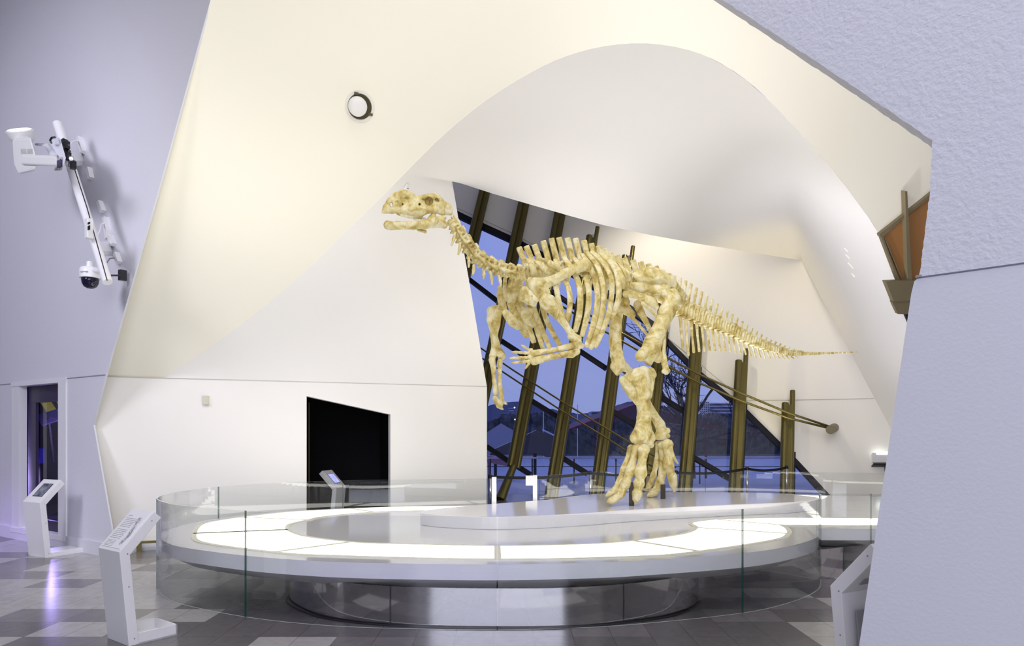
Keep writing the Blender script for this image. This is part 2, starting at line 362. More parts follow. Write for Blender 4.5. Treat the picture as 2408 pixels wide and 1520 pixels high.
# --- outer shell: one leaning plane from the pier to the far right, with the arch cut in it
PO = Vector((-5.52, 9.27, 2.38)); NO = Vector((7.89, -20.57, -12.28)).normalized()
def onO(px, py, off=0): return hit(px, py, PO+NO*off, NO)
ARCH = [(380, 892), (470, 832), (560, 770), (650, 697), (740, 620), (820, 540), (900, 462), (975, 385), (1050, 312), (1145, 235), (1250, 170), (1330, 133), (1420, 109), (1520, 102), (1620, 118), (1700, 152), (1775, 205), (1850, 280), (1910, 345), (1970, 415), (2022, 485), (2068, 552), (2105, 640), (2140, 760), (2180, 1000)]
AP = [tuple(p) for p in crs(ARCH, 3)]
outer = [onO(247, 886), onO(388, 392), onO(495, 0), onO(566, -270), onO(2700, -330), onO(2700, 1000)]+[onO(x, y) for x, y in AP[::-1]]
fill('wall_shell', [outer], CREAM)['kind'] = 'structure'
# --- window wall plane
U = Vector((725, 1605, 3862)); U = U/U.z
B0 = Vector(((1100-CX)*17.5/FP, 17.5, 0)); B1 = Vector(((2000-CX)*16.0/FP, 16.0, 0)); BD = (B1-B0).normalized()
NW = BD.cross(U).normalized()
if NW.y > 0: NW = -NW
def onW(px, py, off=0): return hit(px, py, B0+NW*off, NW)
def onWb(px, off=0):   # where the plane meets the floor, below a pixel column
    P0 = B0+NW*off; r = (px-CX)/FP; n = Vector((NW.x, NW.y)); d = (P0.x*NW.x+P0.y*NW.y+P0.z*NW.z)/(r*NW.x+NW.y); return Vector((r*d, d, 0))
# --- inner vault, lofted from the arch to the big opening
def vd(px, py):  # depth of the vertical plane above the joint
    return hit(px, py, PM, NM)
BED = [((380, 892), None), ((560, 896), None), ((740, 901), None), ((940, 906), None), ((1145, 910), None)]
inner = []
for (x, y), _ in BED: inner.append(onM(x, y))
for x, y in ((1135, 850), (1110, 700), (1088, 575), (1063, 425)): inner.append(vd(x, y))
for x, y, d in ((1160, 456, 11.4), (1260, 485, 11.9), (1340, 508, 12.5), (1420, 530, 13.2), (1535, 554, 14.4), (1650, 575, 15.8), (1770, 594, 17.2)): inner.append(W(x, y, d))
for x, y in ((1885, 613), (1953, 742), (2021, 870), (2090, 1000)): inner.append(onW(x, y))
AI = [(380, 892), (470, 832), (580, 755), (690, 662), (790, 570), (830, 530), (870, 492), (905, 457), (950, 410), (1030, 331), (1120, 253), (1210, 192), (1310, 141), (1420, 109), (1540, 103), (1660, 133), (1850, 280), (1990, 442), (2090, 600), (2180, 1000)]
assert len(AI) == len(inner), (len(AI), len(inner))
au = np.array(AI, float); vs = []; fs = []; K = 14
I2 = crs([tuple(p) for p in inner], 4); 
# arch side follows the dense arch curve: parametrise it by nearest points
dense = crs(ARCH, 24)
def near_arch(x, y):
    return min(range(len(dense)), key=lambda i: (dense[i][0]-x)**2+(dense[i][1]-y)**2)
idx = [near_arch(*p) for p in AI]; idx = [idx[0]]+idx[1:]
T = []
for i in range(len(idx)-1):
    for k in range(4): T.append(idx[i]+(idx[i+1]-idx[i])*k/4)
T.append(idx[-1])
inn = []
for i in range(len(inner)-1):
    for k in range(4): inn.append(inner[i].lerp(inner[i+1], k/4))
inn.append(inner[-1])
for t, b_ in zip(T, inn):
    i = int(min(t, len(dense)-1)); x, y = dense[i]; a_ = onO(x, y)
    for k in range(K+1):
        s = k/K; p = a_.lerp(b_, s)
        bul = math.sin(math.pi*s)*min(1, (b_-a_).length/3)*.14
        p = p+Vector((0, 1, .25)).normalized()*bul
        vs.append(p)
n = K+1
for i in range(len(T)-1):
    for k in range(K):
        fs.append((i*n+k, (i+1)*n+k, (i+1)*n+k+1, i*n+k+1))
tag(mk('wall_vault', vs, fs, VAULT, smooth=True), kind='structure')
a_, b_, c_ = onW(2090, 1000), onO(2180, 1000), onO(2700, 1000); dn = lambda v: Vector((v.x, v.y, 0))
mk('wall_right_inner', [a_, b_, c_, dn(a_), dn(b_), dn(c_)], [(0, 1, 4, 3), (1, 2, 5, 4)], LOWER)['kind'] = 'structure'
# joint between the lower wall and the shell
for i, (a, b, nn) in enumerate(((onM(250, 886)+NM*.004, onM(1144, 909.5)+NM*.004, NM),)):
    dd = (b-a).normalized(); MB().box((a+b)/2, ((b-a).length, .006, .01), (dd, nn, Vector((0, 0, 1)))).build('trim_2', mat('soft_joint', (.55, .53, .48), .9))['kind'] = 'structure'
# --- big right pillar close to the camera
PR = Vector((2.0, 3.37, 0)); DR = Vector((1, -.875, 0)).normalized(); NR = Vector((-.875, -1, 0)).normalized()
def onR(px, py): return hit(px, py, PR, NR)
def onRz(px, z): p = hit(px, 900, PR, NR); return Vector((p.x, p.y, z))
rnd = random.Random(3)
def jag(a, b, n, amp):
    out = []
    for i in range(n):
        t = i/n; out.append((a[0]+(b[0]-a[0])*t+rnd.uniform(-amp, amp), a[1]+(b[1]-a[1])*t+rnd.uniform(-amp, amp)))
    return out
edge = [(1520, -120)]+jag((1700, 0), (1960, 172), 24, 1.2)+jag((1960, 172), (2192, 330), 24, 1.2)+jag((2192, 330), (2187, 450), 12, 1.2)+jag((2187, 450), (2162, 650), 20, 1.3)
up = [onR(*p) for p in edge]+[onR(2160, 652), onR(2700, 577), onR(2700, -120)]
fill('wall_right', [up], STUCCO, thick=.2)['kind'] = 'structure'
low = [onR(2158, 655), onR(2150, 662), onR(2143, 690), onR(2020, 1520), onRz(2003, 0), onRz(2850, 0), onR(2850, 560)]
fill('wall_right_lower', [low], PIER, thick=.19)['kind'] = 'structure'
a, b = onR(2158, 653.5)+NR*.001, onR(2600, 593)+NR*.001; dd = (b-a).normalized()
MB().box((a+b)/2, ((b-a).length, .01, .006), (dd, NR, dd.cross(NR))).build('trim_3', mat('pillar_joint', (.2, .19, .26), .9))['kind'] = 'structure'
MB().box(onR(2161, 651)+NR*.0, (.025, .03, .012), (DR, NR, Vector((0, 0, 1)))).build('trim_4', mat('corner_bead', (.3, .28, .25), .7))['kind'] = 'structure'

# --- orange panelled clerestory beside the arch
cl = empty('window_3', onO(2110, 657), kind='structure')
mk('orange_pane', [onO(2076, 557, .02), onO(2215, 438, .02), onO(2225, 660, .02), onO(2112, 660, .02)], [(0, 1, 2, 3)], ORANGE, cl)
def barO(a, b, wpx, off=.03, dep=.07, m=BROWN, name='frame_bar', par=cl):
    p, q = onO(*a, off), onO(*b, off); d = (q-p).normalized(); s = NO.cross(d).normalized()
    return MB().box((p+q)/2, ((q-p).length, dep, wpx*11/FP), (d, NO, s)).build(name, m, par)
barO((2066, 553), (2220, 431), 9); barO((2070, 553), (2111, 662), 5); barO((2078, 560), (2121, 662), 2)
P = [onO(2119, 448, .02), onO(2124, 448, .02), onO(2136, 658, .02), onO(2126, 658, .02)]
MB().prism(P, NO*.09).build('fin', BROWN, cl)
P = [onO(2074, 659, .02), onO(2200, 653, .02), onO(2200, 700, .02), onO(2093, 706, .02)]
MB().prism(P, NO*.10).build('soffit_box', BROWN, cl)
P = [onO(2092, 707, .02), onO(2200, 701, .02), onO(2200, 738, .02), onO(2105, 736, .02)]
MB().prism(P, NO*.07).build('soffit_box', BROWN, cl)
P = [onO(2124, 738, .01), onO(2200, 738, .01), onO(2200, 850, .01), onO(2150, 800, .01)]
MB().prism(P, NO*.05).build('dark_reveal', FRAME, cl)

# --- window wall
GU = [(1070, 499), (1118, 522), (1203, 561), (1290, 606), (1383, 662), (1445, 698), (1540, 766), (1568, 800), (1640, 873), (1740, 953), (1850, 1062), (1945, 1165)]
wl = [onWb(1965), onWb(2700)]+[onW(2700, 500), onW(1960, 380), onW(1500, 330), onW(1030, 300), onW(1010, 470)]+[onW(*p) for p in GU]
fill('wall_back', [wl], mat('warm_white_back_wall', (.83, .81, .76), .8, spec=.2))['kind'] = 'structure'
W1 = empty('window_1', onWb(1500), kind='structure')
VPX, VPY = 1929.0, -2840.0
def colx(xb, y): return xb+(VPX-xb)*(y-1110)/(VPY-1110)
COLS = [980, 1098, 1205, 1305, 1410, 1522, 1614, 1732, 1852]
def gtop(x):
    for (x0, y0), (x1, y1) in zip(GU[:-1], GU[1:]):
        if x0 <= x <= x1: return y0+(y1-y0)*(x-x0)/(x1-x0)
    return GU[0][1] if x < GU[0][0] else GU[-1][1]
def ctop(xb):   # pixel where the column line meets the head of the glass
    best = None
    for y in range(1180, 480, -1):
        if gtop(colx(xb, y)) >= y: return y
    return 490
edges = COLS+[1950]
for i in range(len(edges)):
    a_, b_ = (edges[i-1] if i else 860), edges[i]
    ya, yb = ctop(a_), ctop(b_)
    if i == len(edges)-1: poly = [onWb(colx(a_, 1175)), onW(colx(a_, ya), ya), onW(1945, 1165), onWb(1955)]
    else:
        poly = [onWb(colx(a_, 1175)), onW(colx(a_, ya), ya)]
        poly += [onW(x, y) for x, y in GU if colx(a_, ya) < x < colx(b_, yb)]
        poly += [onW(colx(b_, yb), yb), onWb(colx(b_, 1175))]
    mk('glass_pane', poly, [tuple(range(len(poly)))], WGLASS, W1)
def barW(p, q, wd, off=.0, dep=.10, m=FRAME, name='transom', par=W1):
    a, b = onW(*p, off), onW(*q, off); d = (b-a).normalized(); s = NW.cross(d).normalized()
    return MB().box((a+b)/2+NW*.0, ((b-a).length+.03, dep, wd), (d, NW, s)).build(name, m, par)
for p, q in zip(GU[:-1], GU[1:]):
    barW((p[0], p[1]+4), (q[0], q[1]+4), .20 if p[0] < 1500 else .13, .0, name='head_frame')
for p, q in (((1070, 632), (1170, 709)), ((1171, 797), (1240, 842)), ((1243, 939), (1322, 988)), ((1297, 686), (1362, 730)), ((1360, 824), (1425, 867)), ((1386, 669), (1460, 715)), ((1322, 1077), (1380, 1114)), ((1434, 964), (1505, 1008)), ((1541, 926), (1615, 972)), ((1631, 1077), (1712, 1124)), ((1455, 775), (1540, 832)), ((1146, 1052), (1210, 1095)), ((1214, 1096), (1246, 1116)), ((1700, 1118), (1720, 1128))):
    barW(p, q, .12)
# thin shadow joint above the head frame
for p, q in (((1072, 488), (1203, 548)), ((1203, 548), (1290, 594)), ((1566, 792), (1650, 860)), ((1650, 860), (1740, 935))):
    barW(p, q, .014, .01, .01, mat('soft_joint', (.55, .53, .48), .9), 'shadow_joint')
for xb in COLS:   # dark mullion behind each column
    yt = ctop(xb)
    a_, b_ = onW(colx(xb, yt)+11, yt, .03), (onWb(colx(xb, 1175)+11, .03) if xb != 1205 else onW(colx(xb, 1098)+11, 1098, .03)); d = (b_-a_).normalized(); s = NW.cross(d).normalized()
    MB().box((a_+b_)/2, ((b_-a_).length, .12, .12), (d, NW, s)).build('mullion', FRAME, W1)
# bronze twin-tube columns in front of the glass
CT = [395, 395, 395, 556, 603, 690, 760, 850, 950]
CLAB = ['leftmost bronze twin-tube column, mostly hidden behind the cream wall', 'bronze twin-tube column running down behind the dinosaur neck and far forelimb',
        'bronze twin-tube column ending in a raking foot beside the far hand', 'bronze twin-tube column behind the near forearm and hand bones',
        'bronze twin-tube column left of the far thigh bone and below the knee', 'bronze twin-tube column mostly hidden behind the near shin bone',
        'bronze twin-tube column just right of the dinosaur hind legs, under the tail root', 'free-topped bronze twin-tube column against the bare tree, second from right', 'shortest bronze twin-tube column, rightmost, casting shadows on the wall']
UN = U.normalized(); SX = NW.cross(UN).normalized()
if SX.x < 0: SX = -SX
for i, xb in enumerate(COLS):
    OFF = .38
    def cp(y, o=0.0): return onW(colx(xb, y), y, OFF)
    top = cp(CT[i]); r = empty('steel_column', onWb(colx(xb, 1175), OFF), label=CLAB[i], cat='column', group='bronze columns along the window wall')
    bot = top-U*top.z
    if i == 2: bot = cp(1098)
    for nm, sx, fy, rr, ex in (('front_tube', -.085, 0, .085, 0), ('rear_tube', .10, -.10, .062, .42)):
        o_ = SX*sx+NW*fy
        MB().tube([bot+o_, top+o_+UN*ex], rr, 20).build(nm, BRONZE, r, auto=50)
    MB().box((bot+top)/2+SX*.02-NW*.05, (.12, .02, (top-bot).length), (SX, NW, UN)).build('web_plate', BRONZE, r)
    if i == 2:
        f0 = cp(1098); f1 = Vector((G(1180, 1175).x, G(1180, 1175).y, 0)); f1 = Vector(((1176-CX)*16.6/FP, 16.6, 0))
        MB().tube([f0, f1], [.09, .13], 16).build('raking_foot', BRONZE, r, auto=50)
# slender tie rods threading the columns
def rod(name, pts, rr, lab, off=.55):
    o = MB().tube([onW(x, y, off) for x, y in pts], rr, 8).build(name, BRONZE, smooth=True); return tag(o, lab, 'tie rod', 'paired tie rods across the window wall')
rod('tie_rod', [(1120, 812), (1205, 870), (1320, 944), (1430, 1011), (1500, 1052), (1590, 1100)], .022, 'upper rod of the lower pair crossing behind the forearm bones')
rod('tie_rod', [(1120, 834), (1205, 890), (1320, 966), (1430, 1033), (1500, 1078), (1560, 1112)], .022, 'lower rod of the lower pair crossing behind the forearm bones')
rod('tie_rod', [(1290, 682), (1386, 741), (1511, 811), (1640, 879), (1740, 924), (1855, 972), (1958, 1006)], .028, 'upper rod of the higher pair running from behind the ribs to the wall boss')
rod('tie_rod', [(1290, 702), (1386, 759), (1511, 830), (1640, 899), (1740, 942), (1855, 984), (1956, 1009)], .028, 'lower rod of the higher pair running from behind the ribs to the wall boss')
bo = onW(1962, 1006, .0); bq = onW(1953, 1011, .62)
o = MB().tube([bo, bq], .105, 20).build('tie_rod_anchor', BROWN, auto=40); tag(o, 'short brown steel cylinder fixed to the pale wall where the tie rods end', 'anchor')
# joint across the back wall
a, b = onW(1700, 944, .01), onW(2055, 937.5, .01)
d = (b-a).normalized(); MB().box((a+b)/2, ((b-a).length, .01, .014), (d, NW, NW.cross(d))).build('trim_5', mat('soft_joint', (.55, .53, .48), .9))['kind'] = 'structure'
for k, (x, y, h_) in enumerate(((1990, 590, 10), (1995, 606, 11), (2001, 626, 15), (2006, 648, 11))):
    j = near_arch(x, y)
    pass
# emergency light on the back wall
el = empty('emergency_light', onW(2072, 1094, .05), label='lit white emergency lamp box on a black shelf at the far right wall', cat='lamp')
MB().box(onW(2072, 1078, .06), (.40, .10, .22), (BD, NW, Vector((0, 0, 1)))).build('housing', WHITE, el)
MB().box(onW(2074, 1068, .10), (.27, .12, .07), (BD, NW, Vector((0, 0, 1)))).build('lamp', mat('lit_lamp', (1, 1, 1), .4, emit=(.9, 1, .97), es=3), el)
MB().box(onW(2076, 1094.5, .08), (.46, .16, .03), (BD, NW, Vector((0, 0, 1)))).build('shelf', BLACK, el)
MB().box(onW(2084, 1104, .05), (.05, .08, .2), (BD, NW, Vector((0, 0, 1)))).build('bracket', BLACK, el)

# the rest of the hall around and behind the camera: ceiling and walls
mb = MB().add([(-17, -8, 13.2), (14, -8, 13.2), (14, 23, 13.2), (-17, 23, 13.2)], [(0, 3, 2, 1)]); mb.build('ceiling', mat('hall_ceiling_paint', (.62, .61, .62), .9))['kind'] = 'structure'
HW = mat('hall_wall_paint', (.60, .59, .64), .9)
mk('wall_rear', [(-17, -8, 0), (14, -8, 0), (14, -8, 13.2), (-17, -8, 13.2)], [(0, 1, 2, 3)], HW)['kind'] = 'structure'
mk('wall_far_left', [(-17, -8, 0), (-17, 23, 0), (-17, 23, 13.2), (-17, -8, 13.2)], [(0, 1, 2, 3)], HW)['kind'] = 'structure'
mk('wall_far_right', [(14, -8, 0), (14, 23, 0), (14, 23, 13.2), (14, -8, 13.2)], [(0, 1, 2, 3)], HW)['kind'] = 'structure'

# ================================================================ THE PLATFORM
RING = [(-3.68, 7.07), (-3.45, 6.75), (-3.11, 6.42), (-2.33, 5.97), (-1.58, 5.71), (-.85, 5.607), (-.12, 5.575), (.51, 5.63), (1.06, 5.745), (2.06, 6.10), (2.66, 6.50), (3.12, 6.98), (3.36, 7.42), (3.46, 7.69)]
RING2 = [(3.46, 7.69), (4.5, 7.68), (6.6, 7.72), (8.2, 8.1)]
RING3 = [(8.2, 8.1), (8.9, 9.6), (8.2, 11.2), (6.4, 11.75), (5.6, 11.95), (4.2, 12.55), (2.3, 12.5), (1.45, 12.2), (.90, 11.55), (.43, 10.95), (-.38, 10.35), (-1.4, 10.1), (-2.44, 9.85), (-3.24, 9.37), (-3.74, 8.7), (-3.88, 8.1), (-3.84, 7.5), (-3.68, 7.07)]
def cr2(P, n=10): return [Vector((x, y, 0)) for x, y in crs(P, n)]
R1, R2, R3 = cr2(RING, 12), cr2(RING2, 6), cr2(RING3, 12)
OUT = R1+R2[1:]+R3[1:-1]
def inset(poly, d):
    n = len(poly); out = []
    for i in range(n):
        t = (poly[(i+1) % n]-poly[i-1]).normalized(); nn = Vector((-t.y, t.x, 0)); out.append(poly[i]+nn*d)
    return out
INN = inset(OUT, .022)     # loop runs counter-clockwise, so this moves inwards
ZT, ZB = .533, .403
plat = empty('display_platform', (0, 8, 0), label='large white curved display platform with glowing light channel and mirrored base', cat='platform')
n = len(INN)
vs = [v+Vector((0, 0, ZT)) for v in INN]+[v+Vector((0, 0, ZB)) for v in INN]
mk('deck', vs, [tuple(range(n)), tuple(range(n, 2*n))[::-1]]+[(i, i+n, (i+1) % n+n, (i+1) % n) for i in range(n)], [DECK, DECKE], plat, fm=[0, 1]+[1]*n)
# bowl-shaped underside between rim and mirrored drum
U1 = inset(OUT, .035); U2 = inset(OUT, .22)
vs = [v+Vector((0, 0, ZB)) for v in U1]+[v+Vector((0, 0, .30)) for v in U2]
mk('underside', vs, [(i, i+n, (i+1) % n+n, (i+1) % n) for i in range(n)]+[tuple(range(n, 2*n))[::-1]], DARKG, plat, smooth=True)
def drum(name, pts, z=.33):
    p = [Vector((x, y, 0)) for x, y in crs(pts, 12)]; k = len(p)
    vs = p+[v+Vector((0, 0, z)) for v in p]
    o = mk(name, vs, [(i, i+1, i+1+k, i+k) for i in range(k-1)], CHROME, plat, smooth=True)
    q = inset(p, .012); return o
drum('mirrored_drum', [(-1.2, 9.0), (-1.9, 8.2), (-2.22, 7.3), (-2.16, 6.62), (-1.85, 6.15), (-1.45, 5.85), (-.85, 5.68), (-.12, 5.625), (.5, 5.66), (1.07, 5.84), (1.5, 6.1), (1.78, 6.52), (1.85, 7.0), (1.80, 7.5)])
drum('mirrored_drum', [(1.80, 7.36), (2.1, 7.30), (2.7, 7.42), (3.4, 7.52), (4.2, 7.9), (5.5, 8.1), (7.5, 8.5), (8.2, 9.8)])
# seams on the drum
for x, y in ((-1.02, 5.705), (.95, 5.785)): MB().tube([(x, y-.004, 0), (x, y-.004, .33)], .003, 6).build('drum_seam', BLACK, plat)
mb = MB(); 
p = [Vector((x, y, .004)) for x, y in crs([(-2.24, 7.3), (-2.18, 6.60), (-1.87, 6.13), (-1.46, 5.83), (-.85, 5.66), (-.12, 5.605), (.5, 5.64), (1.08, 5.82), (1.52, 6.08), (1.80, 6.52)], 8)]
mb.tube(p, .010, 6); mb.build('shadow_gap', BLACK, plat)
# raised inner disk that carries the skeleton
DK = [(-1.08, 8.02), (-.8, 7.80), (-.15, 7.62), (.7, 7.88), (1.55, 8.36), (2.87, 8.92), (3.8, 9.25), (4.38, 9.75), (4.42, 10.15), (4.15, 10.55), (3.6, 10.80), (2.7, 10.88), (1.9, 10.78), (1.28, 10.45), (.4, 9.55), (-.5, 8.85), (-1.0, 8.35)]
dk = [Vector((x, y, 0)) for x, y in crs(DK+[DK[0]], 8)][:-1]
n = len(dk); vs = [v+Vector((0, 0, .68)) for v in dk]+[v+Vector((0, 0, ZT)) for v in dk]
o = mk('raised_disk', vs, [tuple(range(n)), tuple(range(n, 2*n))[::-1]]+[(i, i+n, (i+1) % n+n, (i+1) % n) for i in range(n)], DECK, plat)
bevel(o, .012, 3)
# glowing channel: outer and inner border with seams between the panels
OC = [(-3.4, 7.29), (-3.04, 6.70), (-2.13, 6.14), (-1.58, 5.97), (-.12, 5.79), (1.1, 5.93), (1.69, 6.18), (2.63, 6.85), (2.95, 7.28), (3.10, 7.68), (3.14, 7.97)]
IC = [(-2.49, 7.58), (-2.15, 7.10), (-1.57, 6.72), (-1.17, 6.62), (-.14, 6.50), (.7, 6.60), (1.2, 6.80), (1.81, 7.26), (2.09, 7.75), (2.15, 8.19), (2.52, 8.50)]
SE = [0, 2, 4, 6, 8, 10]
OB = [(3.14, 7.97), (3.9, 7.92), (5.2, 7.93), (6.6, 7.97), (8.0, 8.4)]
IB = [(2.52, 8.50), (3.4, 8.66), (4.6, 8.62), (6.4, 8.62), (7.4, 9.0)]
SB = [0, 2, 4]
OD = [(-3.4, 7.29), (-3.66, 8.1), (-3.47, 8.70), (-3.0, 9.35), (-2.3, 9.74), (-1.57, 10.02), (-.45, 10.18), (.35, 10.75), (.85, 11.4), (1.5, 12.0), (2.5, 12.3), (4.0, 12.35), (5.4, 11.7)]
ID = [(-2.49, 7.58), (-2.62, 8.05), (-2.53, 8.45), (-2.41, 8.83), (-1.9, 9.33), (-1.30, 9.50), (-.4, 9.62), (.5, 10.15), (.95, 10.8), (1.6, 11.3), (2.6, 11.6), (4.0, 11.6), (5.0, 11.1)]
SD = [0, 2, 4, 6, 8, 10, 12]
def channel(OO, II, SS):
    m_ = 8; o_ = crs(OO, m_); i_ = crs(II, m_)
    zc = ZT+.004
    for a, b in zip(SS[:-1], SS[1:]):
        vs = []; fs = []
        for k in range(a*m_, b*m_+1): vs += [Vector((*o_[k], zc)), Vector((*i_[k], zc))]
        for k in range((b-a)*m_): fs.append((2*k, 2*k+2, 2*k+3, 2*k+1))
        mk('light_panel', vs, fs, LIGHTP, plat)
    for nm, L in (('channel_edging', o_), ('channel_edging', i_)):
        MB().tube([Vector((*q, ZT+.005)) for q in L], .022, 8, asp=.45, up=(0, 0, 1)).build(nm, SEAM, plat, smooth=True) if False else None
        P = [Vector((*q, 0)) for q in L]; q1 = [];
        for i in range(len(P)):
            t = (P[min(i+1, len(P)-1)]-P[max(i-1, 0)]).normalized(); nn = Vector((-t.y, t.x, 0)); q1.append((P[i]+nn*.026, P[i]-nn*.026))
        vs = [v+Vector((0, 0, ZT+.009)) for pr in q1 for v in pr]+[v+Vector((0, 0, ZT)) for pr in q1 for v in pr]; kk = len(q1)*2
        fs = [(2*i, 2*i+1, 2*i+3, 2*i+2) for i in range(len(q1)-1)]+[(2*i, 2*i+2, kk+2*i+2, kk+2*i) for i in range(len(q1)-1)]+[(2*i+1, kk+2*i+1, kk+2*i+3, 2*i+3) for i in range(len(q1)-1)]
        mk(nm, vs, fs, SEAM, plat)
    for s in SS[1:-1]+[SS[0]]:
        a, b = Vector((*OO[s], ZT+.006)), Vector((*II[s], ZT+.006)); d = (b-a).normalized()
        MB().box((a+b)/2, ((b-a).length, .060, .010), (d, Vector((-d.y, d.x, 0)), Vector((0, 0, 1)))).build('channel_seam', SEAM, plat)
channel(OC, IC, SE); channel(OB, IB, SB); channel(OD, ID, SD)

# ---------------------------------------------------------------- glass balustrade around it
bal = empty('glass_balustrade', (0, 5.575, 0), label='clear curved glass balustrade standing around the white platform', cat='balustrade')
ZG = .933
def panel(path, a, b):
    p = path[a:b+1]; th = .010; q0 = []; q1 = []
    for i in range(len(p)):
        t = (p[min(i+1, len(p)-1)]-p[max(i-1, 0)]).normalized(); nn = Vector((-t.y, t.x, 0)); q0.append(p[i]-nn*th/2); q1.append(p[i]+nn*th/2)
    t0 = (p[1]-p[0]).normalized()*.006; t1 = (p[-1]-p[-2]).normalized()*.006
    q0[0] += t0; q1[0] += t0; q0[-1] -= t1; q1[-1] -= t1
    k = len(p); h = Vector((0, 0, ZG)); l = Vector((0, 0, .003))
    vs = [v+l for v in q0]+[v+h for v in q0]+[v+l for v in q1]+[v+h for v in q1]; fs = []; fm = []
    for i in range(k-1):
        fs += [(i, i+1, k+i+1, k+i), (2*k+i+1, 2*k+i, 3*k+i, 3*k+i+1), (k+i, k+i+1, 3*k+i+1, 3*k+i), (i+1, i, 2*k+i, 2*k+i+1)]; fm += [0, 0, 1, 1]
    fs += [(0, k, 3*k, 2*k), (k-1, 2*k+k-1, 4*k-1, 2*k-1)]; fm += [2, 2]
    mk('glass_panel', vs, fs, [GLASS, EDGE, GREENE], bal, fm=fm)
EDGE = mat('bright_glass_edge', (.86, .90, .88), .2)
FULL = R1+R2[1:]+R3[1:]
cum = FULL
def nearest(x, y, lo=0, hi=None):
    hi = hi or len(cum); return min(range(lo, hi), key=lambda i: (cum[i].x-x)**2+(cum[i].y-y)**2)
cuts = [0, nearest(-2.33, 5.97), nearest(-.12, 5.575), nearest(2.06, 6.10), len(R1)-1, nearest(3.98, 7.68), nearest(6.2, 7.71), nearest(8.2, 8.1)]
r0 = len(R1)+len(R2)-1
for x, y in ((5.6, 11.95), (3.6, 12.55), (1.7, 12.3), (.43, 10.95), (-.38, 10.35), (-2.44, 9.85), (-3.74, 8.7)): cuts.append(nearest(x, y, r0))
cuts.append(len(FULL)-1)
for a, b in zip(cuts[:-1], cuts[1:]):
    if abs(FULL[a].x-.43) < .15 and FULL[a].y > 10: continue     # the gap at the gate posts
    panel(FULL, a, b)
# two white gate posts at the gap in the glass
g1 = W(1162, 1180, 10.4); g2 = W(1258, 1176, 10.9)
o = bevel(MB().box((g1.x, g1.y, .475), (.07, .07, .95)).build('gate_post', WHITE), .006); tag(o, 'left white square gate post behind the platform, by the cream wall end', 'post', 'white gate posts')
gp = empty('gate_post', (g2.x, g2.y, 0), label='right white square gate post with a small white sign plate', cat='post', group='white gate posts')
bevel(MB().box((g2.x, g2.y, .475), (.07, .07, .95)).build('post', WHITE, gp), .006)
bevel(MB().box((g2.x-.075, g2.y-.045, .865), (.15, .02, .16)).build('sign_plate', WHITE, gp), .004)
# belt barrier behind the platform
def stanchion(px, py, d, lab):
    p = W(px, py, d); r = empty('belt_stanchion', (p.x, p.y, 0), label=lab, cat='stanchion', group='chrome belt stanchions')
    MB().lathe((p.x, p.y, 0), [(.16, 0), (.16, .015), (.03, .035), (.03, .05)], 20).build('base', CHROME, r, auto=40)
    MB().lathe((p.x, p.y, .05), [(.026, 0), (.026, p.z-.05)], 14).build('post', CHROME, r, auto=40)
    MB().lathe((p.x, p.y, p.z-.07), [(.034, 0), (.034, .06), (.02, .075)], 14).build('belt_head', BLACK, r, auto=40)
    return p
SP = [(1152, 1116, 11.6, 'chrome belt stanchion beside the left gate post'), (1388, 1108, 12.75, 'chrome belt stanchion behind the left foot of the dinosaur'),
      (1590, 1107, 13.0, 'chrome belt stanchion hidden behind the far dinosaur toes'), (1757, 1098, 13.4, 'chrome belt stanchion between the two rightmost columns'), (1850, 1095, 13.6, 'chrome belt stanchion in front of the shortest column')]
tops = [stanchion(*s) for s in SP]
for i, (a, b) in enumerate(zip(tops[:-1], tops[1:])):
    a = a-Vector((0, 0, .04)); b = b-Vector((0, 0, .04)); pts = [a.lerp(b, t/10)-Vector((0, 0, .05*4*t/10*(1-t/10))) for t in range(11)]
    vs = [p+Vector((0, s_, z_)) for p in pts for s_, z_ in ((-.002, -.025), (.002, -.025), (.002, .025), (-.002, .025))]
    fs = [(4*k+j, 4*k+(j+1) % 4, 4*k+4+(j+1) % 4, 4*k+4+j) for k in range(10) for j in range(4)]
    lb = ['black belt sagging from the gate post to the second stanchion', 'black belt running behind the near dinosaur foot', 'black belt running right of the far dinosaur foot', 'black belt reaching the shortest column at the right'][i]
    tag(mk('barrier_belt', vs, fs, BLACK), lb, 'belt', 'black barrier belts')
